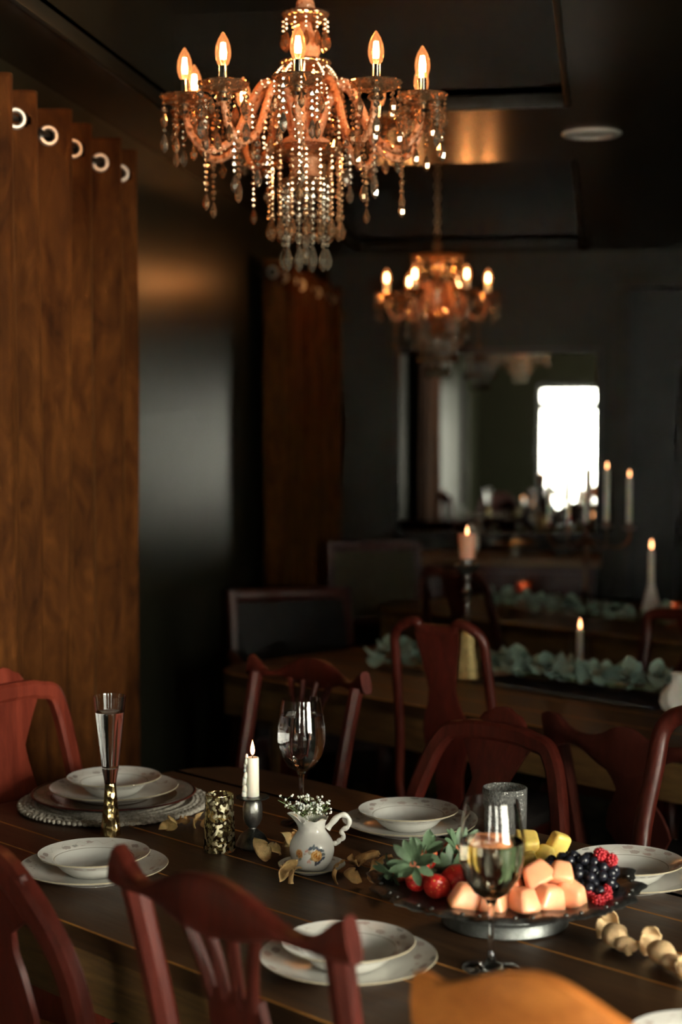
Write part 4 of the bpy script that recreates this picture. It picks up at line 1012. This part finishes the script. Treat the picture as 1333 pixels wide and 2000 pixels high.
def petal_thing(label, t, n, size, mat, seed, yaw, npet=2, group='dried petals strewn along the table', cup=False, round_=False):
    from mathutils import Euler
    r_ = random.Random(seed)
    root = thing('dried_petal' if not cup else 'dried_rosebud', label, 'petal' if not cup else 'dried flower', TN(t, n, .761), 0, group)
    bs = []
    if cup or round_:
        R0 = size*(.38 if cup else .62)
        for k in range(npet):
            b = MB()
            if cup:
                if k == 0 or k == 2:      # plump closed petal body
                    t = bmesh.new(); bmesh.ops.create_icosphere(t, subdivisions=3, radius=1); rr = R0*(.8 if k == 0 else .55); q1, q2 = r_.uniform(0, 6), r_.uniform(0, 6)
                    for v in t.verts:
                        a_ = math.atan2(v.co.y, v.co.x); w_ = 1+.07*math.sin(4*a_+q1+2*v.co.z)+.05*math.sin(7*a_+q2)*(1-v.co.z**2)
                        v.co = Vector((v.co.x*w_*.95, v.co.y*w_*1.3, v.co.z*.82))*rr
                    b.join(t, Matrix.Translation((0, 0, 0) if k == 0 else (size*.22, -size*.4, -R0*.2)) @ Matrix.Rotation(yaw*.5+.5*k, 4, 'Z'))
                elif k == 1: shell(b, Vector((-size*.12, size*.26, R0*.25)), R0*.95, Euler((1.9, .25, yaw+.3)), r_, 2.0)
                else: shell(b, Vector((size*.3, -size*.52, -R0*.3)), R0*.4, Euler((2.4, .4, yaw+k)), r_, 2.1)
            else: shell(b, Vector((size*.3*k, size*.1*k, 0)), R0*(1-.12*k), Euler((2.2+.5*k, .3, yaw+1.4*k)), r_, 1.7, 1.05)
            bs.append(b)
    else:
        for k in range(npet):
            b = MB()
            petal(b, Vector((r_.uniform(-.3, .3)*size, r_.uniform(-.3, .3)*size, .006+.008*k)), size*r_.uniform(.8, 1.05), yaw+k*1.3+r_.uniform(-.3, .3), r_.uniform(.4, .7)*(1 if k % 2 == 0 else -.8), r_, r_.uniform(-.6, .6))
            bs.append(b)
    for k, b in enumerate(bs):
        lo = min(v.co.z for v in b.b.verts)
        for v in b.b.verts: v.co.z += -lo+.0006+(.0035*k if not cup else .0006*k)
        o = b.build('petal', mat, root, 180)
        if not (cup and k in (0, 2)): sd = o.modifiers.new('thick', 'SOLIDIFY'); sd.thickness = .0011
    return root
for i, (lb, t, n, s_, mt, np_) in enumerate([
    ('crumpled tan dried petal nearest the braided placemat', -2.543, 1.966, .044, M_petal, 2),
    ('flat brown dried petal second from the placemat', -2.556, 2.034, .034, M_petalb, 2),
    ('upright tan dried petal third from the placemat', -2.52, 2.055, .036, M_petal, 2),
    ('small tan dried petal just left of the mercury tumbler', -2.492, 2.062, .03, M_petal, 2),
    ('rounded tan dried petal at the foot of the pewter candlestick', -2.272, 1.985, .05, M_petal, 2),
    ('rounded tan dried petal leaning beside another, left of the pitcher', -2.272, 2.033, .052, M_petal, 2),
    ('small brown dried petal just behind the left of the saucer', -2.313, 2.1, .032, M_petalb, 2),
    ('folded tan dried petal in front of the saucer', -2.1, 1.918, .048, M_petal, 2),
    ('brown dried petal right of the saucer, nearer one', -2.04, 1.995, .046, M_petalb, 2),
    ('crumpled golden dried petal by the platter rim', -1.995, 2.035, .05, M_petalb, 3),
    ('flat brown dried petal right of the saucer, behind', -2.1, 2.085, .045, M_petalb, 2),
    ('dull brown dried petal partly under the platter rim', -2.05, 2.09, .04, M_petalb, 2)]):
    petal_thing(lb, t, n, s_, mt, 70+i, i*1.1, np_, round_='flat' not in lb and 'dull' not in lb)
for i, (lb, t, n, s_) in enumerate([('cream dried rosebud nearest the fruit platter', -1.49, 2.043, .074), ('cream dried rosebud, middle one of three on the bare boards', -1.392, 2.028, .072), ('cream dried rosebud cut by the frame, farthest from the platter', -1.295, 1.985, .066)]):
    petal_thing(lb, t, n, s_, M_petalw, 170+i, .3+.3*i, 4, 'cream dried rosebuds', True)

# ------------------------------------------------------------------ fruit platter
PC = TN(-1.697, 2.022)
pf = thing('fruit_platter', 'ornate pewter footed platter heaped with fruit', 'platter', (PC.x, PC.y, .7604), 0)
MB().lathe([(0, 0), (.102, 0), (.105, .003), (.104, .012), (.1, .02), (.103, .026), (.1, .034), (.088, .042), (.06, .047), (0, .047)], 64).build('pedestal', M_ped, pf, 40)
MB().lathe([(0, .047), (.1, .048), (.16, .05), (.19, .058), (.2, .064), (.198, .067), (.186, .063), (.158, .056), (0, .054)], 96).build('dish', M_silver, pf, 50)
fr_ = lambda th, i, z: 1+.035*math.cos(16*th)*(i in (1, 2, 3, 4))+.012*math.cos(48*th)
MB().lathe([(.188, .059), (.204, .062), (.22, .0645), (.222, .068), (.216, .0715), (.2, .069), (.188, .0645)], 192, fr=fr_, fz=lambda th, i, r: .003*math.cos(16*th)).build('scalloped_rim', M_silver, pf, 40)
b = MB()
for k in range(48):
    th = 2*PI*k/48; rr = .21+.006*math.cos(16*th); b.sphere((rr*math.cos(th), rr*math.sin(th), .0705), .0048+.0016*(k % 3 == 0), 1, (1, 1, .7))
b.build('rim_beading', M_silver, pf, 60)
ZD = .7604+.0568
def strawberry(seed):
    r_ = random.Random(seed)
    b = MB(); L_ = .036
    b.lathe([(0, -.022), (.006, -.0205), (.0125, -.012), (.0168, 0), (.0165, .009), (.011, .0145), (.004, .0155), (0, .015)], 20, fr=lambda th, i, z: 1+.06*math.sin(2*th+seed)+.03*math.sin(3*th)); me1 = b.mesh('berry', M_straw, 80)
    b = MB()
    for k in range(12):
        a_ = 2*PI*k/12+r_.uniform(-.25, .25); ln = r_.uniform(.021, .031); up = r_.uniform(.15, 1.0); mid = []
        d_ = Vector((math.cos(a_), math.sin(a_), 0)); s_ = Vector((-d_.y, d_.x, 0))
        for q, wq in ((0, .0025), (.3, .005), (.6, .0058), (.85, .0037), (1, .0005)):
            c_ = d_*(.003+ln*q*math.cos(up*.8))+Vector((0, 0, .0155+ln*q*math.sin(up)*1.1-.01*q*q*(1-up)))
            mid.append((b.b.verts.new(c_-s_*wq), b.b.verts.new(c_+Vector((0, 0, -.0016))), b.b.verts.new(c_+s_*wq)))
        for A_, B_ in zip(mid, mid[1:]): b._f([A_[0], B_[0], B_[1], A_[1]]); b._f([A_[1], B_[1], B_[2], A_[2]])
    b.tube([(0, 0, .014), (.001, 0, .022), (.004, .002, .03)], .0013, 6)
    me2 = b.mesh('leaves', M_leaf, 60)
    return me1, me2
SB = [strawberry(k) for k in range(4)]
def put(name, me, label, cat, group, x, y, z, rot, s=1.0, extra=None):
    root = link(name, me, None, (PC.x+x, PC.y+y, ZD+z), rot, (s, s, s)); tag(root, label, cat, group)
    if extra: link(extra[0], extra[1], root)
    return root
FX = Vector((math.cos(PSI), math.sin(PSI))); FY = Vector((-math.sin(PSI), math.cos(PSI)))
def fpos(lat, dep): p = FX*lat+FY*dep; return p.x, p.y
for i, (la, de, z, rx, rz, s, lb) in enumerate([
    (-.148, -.035, .017, -1.3, -.3, 1.0, 'red strawberry low at the left rim, tip towards the lens'),
    (-.118, -.075, .018, 2.3, 2.9, 1.08, 'red strawberry with pale shoulder beside the left melon chunk'),
    (-.17, .02, .018, 1.8, -1.2, 1.05, 'strawberry at the far left of the heap, red side up'),
    (-.085, -.04, .02, -1.0, .4, 1.1, 'strawberry with pale tip beneath green leaves, nearest the wine glass'),
    (-.12, .03, .02, -.6, .3, 1.05, 'strawberry buried in leaves at the back of the heap'),
    (-.135, -.02, .046, .7, -.1, 1.1, 'strawberry on top of the heap, leaves uppermost'),
    (-.085, .02, .044, .75, .7, 1.1, 'strawberry on the right of the heap with leaves raised'),
    (-.055, .05, .018, .5, .8, 1.0, 'strawberry behind the wine glass with long leaves'),
    (-.15, -.06, .044, 1.05, -.35, 1.15, 'topmost left strawberry with broad grey green leaves facing out')]):
    x, y = fpos(la, de); me1, me2 = SB[i % 4]
    put('strawberry', me1, lb, 'strawberry', 'strawberries on the platter', x, y, z+.0065, (rx, 0, rz+PSI), s*1.15, ('leaves', me2))
def chunk(seed, sx, sy_, sz, kind):
    r_ = random.Random(seed); t = bmesh.new()
    pts = []
    for a_ in (-1, 1):
        for c_ in (-1, 1):
            for d_ in (-1, 1):
                tp = .62 if (d_ > 0 and kind == 'melon') else 1
                pts.append(t.verts.new((a_*sx*tp*r_.uniform(.8, 1.1), c_*sy_*tp*r_.uniform(.8, 1.1), d_*sz*r_.uniform(.85, 1.1))))
    bmesh.ops.convex_hull(t, input=pts); bmesh.ops.dissolve_limit(t, angle_limit=.12, verts=t.verts, edges=t.edges)
    bmesh.ops.bevel(t, geom=list(t.edges), offset=min(sx, sz)*.5, segments=4, profile=.6, affect='EDGES', clamp_overlap=True)
    b = MB(); b.join(t); return b
mel = [chunk(k, .023, .017, .015, 'melon').mesh('melon_chunk', M_melon, 80) for k in range(4)]
for i, (la, de, z, ry, rz, lb) in enumerate([
    (-.072, -.125, .016, .2, .3, 'orange melon chunk at the left end of the front row'),
    (-.03, -.14, .016, -.15, 1.2, 'orange melon chunk second in the front row, beneath the wine glass bowl'),
    (.012, -.145, .016, .1, 2.2, 'orange melon chunk third in the front row, right of the glass stem'),
    (.055, -.135, .017, .25, .7, 'orange melon chunk fourth in the front row'),
    (.092, -.115, .017, -.4, 2.8, 'orange melon chunk at the right end of the front row'),
    (-.045, -.09, .018, .3, .1, 'orange melon chunk in the second row left, behind the wine glass'),
    (.0, -.095, .02, -.2, 1.5, 'orange melon chunk in the second row, middle'),
    (.05, -.085, .02, .35, 2.3, 'orange melon chunk in the second row right'),
    (-.02, -.115, .046, .5, .9, 'orange melon chunk on top of the pile behind the glass'),
    (.038, -.11, .047, -.5, .2, 'orange melon chunk on top of the pile, pale side up'),
    (.075, -.1, .044, .6, 1.9, 'orange melon chunk on top at the berry side'),
    (-.005, -.05, .018, .1, 2.7, 'orange melon chunk at the back of the pile')]):
    x, y = fpos(la, de); put('melon_chunk', mel[i % 4], lb, 'melon', 'melon chunks on the platter', x, y, z+.0075, (ry*.5, ry, rz), 1.28)
pin = [chunk(40+k, .017, .014, .02, 'pine').mesh('pineapple_chunk', M_pine, 70) for k in range(3)]
for i, (la, de, z, ry, rz, lb) in enumerate([(.04, .07, .016, 1.3, .4, 'yellow pineapple chunk lowest, beside the blackberries'), (.075, .085, .018, .9, 1.3, 'yellow pineapple chunk in the middle of the three'), (.1, .1, .04, .35, .5, 'tall yellow pineapple wedge standing nearest the blueberries'), (.05, .1, .042, 1.2, 2., 'pale pineapple chunk topmost at the left of the yellow pieces')]):
    x, y = fpos(la, de); put('pineapple_chunk', pin[i % 3], lb, 'pineapple', 'pineapple chunks on the platter', x, y, z+.005, (.2, ry, rz), 1.1)
b = MB(); b.lathe([(0, -.0075), (.004, -.0072), (.0075, -.003), (.0083, .001), (.0068, .0055), (.0035, .0072), (.003, .0079), (.0026, .0062), (0, .006)], 14, fr=lambda th, i, z: 1+(.12*math.cos(5*th) if i == 6 else 0)); me_bl = b.mesh('blueberry', M_blue, 60)
def drupes(name, mat, rr, hh, seed):
    b = MB(); r_ = random.Random(seed); n_ = 34
    for k in range(n_):
        z = 1-1.75*(k+.5)/n_; th = k*2.39996; s_ = math.sqrt(max(0, 1-z*z))
        b.sphere((rr*s_*math.cos(th), rr*s_*math.sin(th), hh*z), rr*.34, 1)
    b.sphere((0, 0, 0), rr*.8, 1, (1, 1, hh/rr)); return b.mesh(name, mat, 80)
me_ra = drupes('raspberry', M_rasp, .0085, .0095, 1); me_bk = drupes('blackberry', M_blackb, .0088, .0105, 2)
r_ = random.Random(5); placed = []
def heap(lat, dep, R0, hmax, n_, rad, tries=4000):
    out = []
    for _ in range(tries):
        if len(out) >= n_: break
        a_ = r_.uniform(0, 2*PI); q = R0*math.sqrt(r_.random()); x = lat+q*math.cos(a_); y = dep+q*.85*math.sin(a_)
        z = rad+.0006
        for (px, py, pz, pr) in placed:
            d2 = (x-px)**2+(y-py)**2; m_ = (rad+pr)*.97
            if d2 < m_*m_: z = max(z, pz+math.sqrt(m_*m_-d2))
        if z > rad+hmax*(1-(q/R0)**2*.8): continue
        if math.hypot(x, y) > .185: continue
        placed.append((x, y, z, rad)); out.append((x, y, z))
    return out
for x, y, z in heap(.088, -.055, .035, .024, 5, .0095)+heap(.15, -.085, .035, .012, 5, .0095)+heap(.085, -.02, .025, .02, 2, .0095):
    fx, fy = fpos(x, y); put('raspberry', me_ra, 'red raspberry at the foot of the blueberries, '+('by the platter rim' if x > .118 else 'against the melon'), 'raspberry', 'raspberries on the platter', fx, fy, z, (r_.uniform(0, 3), r_.uniform(0, 3), r_.uniform(0, 6)), 1.05)
for x, y, z in heap(.045, .02, .03, .02, 5, .0098):
    fx, fy = fpos(x, y); put('blackberry', me_bk, 'blackberry between the melon and the pineapple', 'blackberry', 'blackberries on the platter', fx, fy, z, (r_.uniform(0, 3), r_.uniform(0, 3), 0), 1.05)
for x, y, z in heap(.115, -.02, .085, .05, 150, .0085, 16000):
    fx, fy = fpos(x, y); put('blueberry', me_bl, 'blueberry in the dark heap at the end of the platter', 'blueberry', 'blueberries on the platter', fx, fy, z, (r_.uniform(0, 2.5), r_.uniform(0, 2.5), r_.uniform(0, 6)), r_.uniform(.95, 1.1))
for k in range(5):
    x, y = fpos(.13+.01*math.cos(k*2.1), -.02+.01*math.sin(k*2.1)); placed_top = heap(.14, -.02, .06, .055, 1, .0095, 500)
    for (x, y, z) in placed_top:
        fx, fy = fpos(x, y); put('raspberry', me_ra, 'red raspberry lying on top of the blueberry heap', 'raspberry', 'raspberries on the platter', fx, fy, z, (r_.uniform(0, 3), r_.uniform(0, 3), 0), 1.05)

# ------------------------------------------------------------------ second and third table settings
def garland(label, pts, nleaf, size, seed, stuff):
    r_ = random.Random(seed); P = smooth_path(pts, 8)
    root = thing('eucalyptus_garland', label, 'garland', tuple(pts[0])); o0 = Vector(pts[0])
    b = MB(); b.tube([p-o0+Vector((0, 0, .012)) for p in P], .004, 6); b.build('stem', M_stem, root)
    lb = MB(); n_ = 8
    def leafmesh(b, M_=None):
        rim = [];  c_ = b.b.verts.new((0, 0, -.12)) ; mid = b.b.verts.new((.5, 0, .05))
        for k in range(10):
            th = 2*PI*k/10; rim.append(b.b.verts.new((.5+.5*math.cos(th), .42*math.sin(th)*(1-.2*math.cos(th)), .1*math.cos(2*th))))
        b.b.verts.remove(c_)
        for k in range(10): b._f([mid, rim[k], rim[(k+1) % 10]])
    leafmesh(lb); me = lb.mesh('leaf', M_eucal, 60)
    bb = MB()
    for k in range(nleaf):
        p = P[r_.randrange(len(P))]-o0; a_ = r_.uniform(0, 2*PI); s_ = size*r_.uniform(.7, 1.15)
        loc = p+Vector((r_.uniform(-.05, .05), r_.uniform(-.05, .05), r_.uniform(.012, .05)))
        rot = (r_.uniform(-.7, .7), r_.uniform(-1.1, -.0), a_)
        if stuff:
            t = bmesh.new(); t.from_mesh(me); from mathutils import Euler
            bb.join(t, Matrix.Translation(loc) @ Euler(rot).to_matrix().to_4x4() @ Matrix.Diagonal((s_, s_, s_, 1)))
        else: link('leaf', me, root, loc, rot, (s_, s_, s_))
    if stuff: tag(bb.build('leaves', M_eucal, root, 60), kind='stuff')
    else: bb.b.free()
    return root
garland('grey green eucalyptus garland lying along the second table', [TN(-3.8, 3.9, .7645), TN(-3.5, 4.0, .7685), TN(-3.25, 4.0, .7685), TN(-3.0, 4.03, .7685), TN(-2.66, 4.04, .7685)], 270, .062, 3, False)
garland('dim eucalyptus garland along the farthest table', [TN(-4.75, 5.56, .7645), TN(-4.4, 5.5, .7645), TN(-4.0, 5.5, .7645), TN(-3.6, 5.52, .7645)], 160, .055, 4, True)
rn = thing('table_runner', 'navy cloth runner with silver beaded edge under the garland', 'table runner', TN(-3.025, 3.98, .7603), TA)
MB().box(-.345, .345, -.13, .13, 0, .007, .003).build('cloth', M_navy, rn)
for sy_ in (-.1355, .1355):
    b = MB()
    for k in range(49): b.sphere((-.336+.014*k, sy_, .006), .0055, 1)
    tag(b.build('beaded_edge', M_chrome, rn), kind='stuff')
# tall pillar candlestick with mercury foot
pc = thing('pillar_candlestick', 'tall turned candlestick with golden mercury glass foot on the second table', 'candlestick', TN(-3.44, 3.9, .7603), 0)
MB().lathe([(0, 0), (.044, 0), (.047, .006), (.043, .02), (.038, .035), (.041, .05), (.033, .075), (.028, .1), (.03, .125), (.025, .15), (.014, .17), (.0, .17)], 28, fr=lambda th, i, z: 1+.05*math.cos(9*th)).build('mercury_foot', M_goldm, pc, 30)
MB().lathe([(.01, .168), (.013, .18), (.009, .19), (.016, .2), (.009, .21), (.008, .25), (.014, .255), (.01, .265), (.02, .28), (.011, .293), (.009, .312), (.016, .325), (.013, .337), (.034, .362), (.04, .367), (.037, .372), (.02, .369), (.022, .387), (.021, .389), (0, .372)], 24).build('turned_stem', M_silver, pc, 40)
pcd = thing('pillar_candle', 'stubby peach pillar candle lit on the tall candlestick', 'candle', TN(-3.44, 3.9, .7603+.3895), 0)
MB().lathe([(0, 0), (.024, 0), (.0265, .02), (.03, .075), (.0275, .079), (.02, .071), (0, .07)], 28, fr=lambda th, i, z: 1+.03*math.sin(5*th+z*60)).build('candle_body', M_waxp, pcd)
flame(pcd, .076, 1.0, .25)
# taper in clear glass sleeve
tpc = thing('taper_candle', 'tall ivory taper candle standing among eucalyptus on the second table', 'candle', TN(-3.19, 4.17, .7603), 0)
MB().lathe([(0, .02), (.0125, .02), (.0118, .15), (.009, .158), (0, .156)], 20).build('candle_body', M_wax, tpc)
MB().lathe([(0, 0), (.028, 0), (.028, .006), (.016, .012), (.0145, .03), (.013, .03), (.0128, .019), (0, .0185)], 24).build('holder', M_chrome, tpc)
flame(tpc, .16, 1.15, .2)
gs = thing('glass_sleeve', 'clear straight glass sleeve around the taper on the second table', 'candle holder', TN(-3.19, 4.17, .7603), 0)
MB().lathe([(.036, .0005), (.038, .0005), (.038, .15), (.037, .151), (.036, .15), (.036, .0005)], 32).build('glass_body', M_glass, gs)
gv = thing('swirled_vase', 'white swirled gourd shaped vase on the second table at the frame edge', 'vase', TN(-2.612, 3.87, .7603), 0)
tw = lambda th, i, z: 1+.07*math.cos(7*th+z*55)
MB().lathe([(0, 0), (.03, 0), (.044, .012), (.05, .032), (.045, .055), (.028, .074), (.017, .088), (.016, .1), (.022, .112), (.02, .113), (.013, .1), (.012, .088), (0, .08)], 84, fr=tw).build('vase_body', M_white, gv, 60)
# third table
CB = TN(-4.3, 5.66, .7603)
cb = thing('candelabra', 'dark branched candelabra rising from the farthest table', 'candelabra', CB, PSI)
MB().lathe([(0, 0), (.07, 0), (.072, .006), (.05, .014), (.03, .03), (.014, .05), (.011, .08), (.019, .1), (.01, .12), (.009, .2), (.017, .22), (.009, .24), (.009, .33), (.02, .345), (.011, .36), (.015, .385), (.02, .39), (.0, .385)], 20).build('column', M_bronze, cb, 40)
ends = []
for k, (dx, dy, zz) in enumerate(((.19, .02, .36), (-.15, .1, .36), (.06, -.17, .38), (-.1, -.14, .36))):
    arm = MB().tube(smooth_path([(0, 0, .33), (dx*.35, dy*.35, .3), (dx*.75, dy*.75, .285), (dx, dy, .32), (dx, dy, zz)], 4), .006, 8).build('arm', M_bronze, cb)
    MB().lathe([(0, 0), (.012, 0), (.03, .008), (.029, .011), (.013, .008), (.013, .03), (.0, .03)], 16, dx, dy, zz).build('drip_pan', M_bronze, arm)
    ends.append((dx, dy, zz+.03))
ends.append((0, 0, .392))
for k, (dx, dy, zz) in enumerate(ends):
    wx = CB.x+dx*math.cos(PSI)-dy*math.sin(PSI); wy = CB.y+dx*math.sin(PSI)+dy*math.cos(PSI)
    c_ = thing('taper_candle', ['lit ivory taper on the right arm of the candelabra', 'lit taper on the back left arm of the candelabra', 'lit taper on the front arm of the candelabra', 'lit taper on the front left arm of the candelabra', 'lit taper on the central column of the candelabra'][k], 'candle', (wx, wy, .7603+zz+.0005), 0, 'candelabra tapers')
    MB().lathe([(0, 0), (.0112, 0), (.0105, .19+.01*k), (.008, .2+.01*k), (0, .198+.01*k)], 16).build('candle_body', M_wax, c_)
    flame(c_, .203+.01*k, 1.0, .06)
co = thing('cone_candle_holder', 'white cone shaped candle holder on the farthest table', 'candle holder', TN(-4.0, 5.72, .7603), 0)
MB().lathe([(0, 0), (.048, 0), (.05, .006), (.036, .06), (.02, .12), (.013, .15), (.014, .158), (.0, .155)], 24).build('cone_body', M_white, co, 50)
c_ = thing('taper_candle', 'lit ivory candle in the white cone holder', 'candle', TN(-4.0, 5.72, .7603+.158), 0)
MB().lathe([(0, 0), (.0125, 0), (.0118, .12), (.008, .13), (0, .126)], 16).build('candle_body', M_wax, c_); flame(c_, .134, 1.4, .15)
M_red = plain('rosy_votive_glass', (.95, .3, .14), .2, trans=.6)
for lb, t, n in (('red glass votive beside the white cone holder', -3.93, 5.78), ('red glass votive at the dark end of the farthest table', -4.95, 6.02), ):
    v = thing('votive_holder', lb, 'candle holder', TN(t, n, .7603), 0, 'red glass votives')
    MB().lathe([(0, 0), (.028, 0), (.034, .02), (.036, .06), (.033, .06), (.031, .02), (.026, .005), (0, .005)], 20).build('votive_glass', M_red, v)
    MB().lathe([(0, .006), (.024, .006), (.026, .03), (0, .03)], 16).build('wax', M_waxp, v); flame(v, .036, .8, .08)
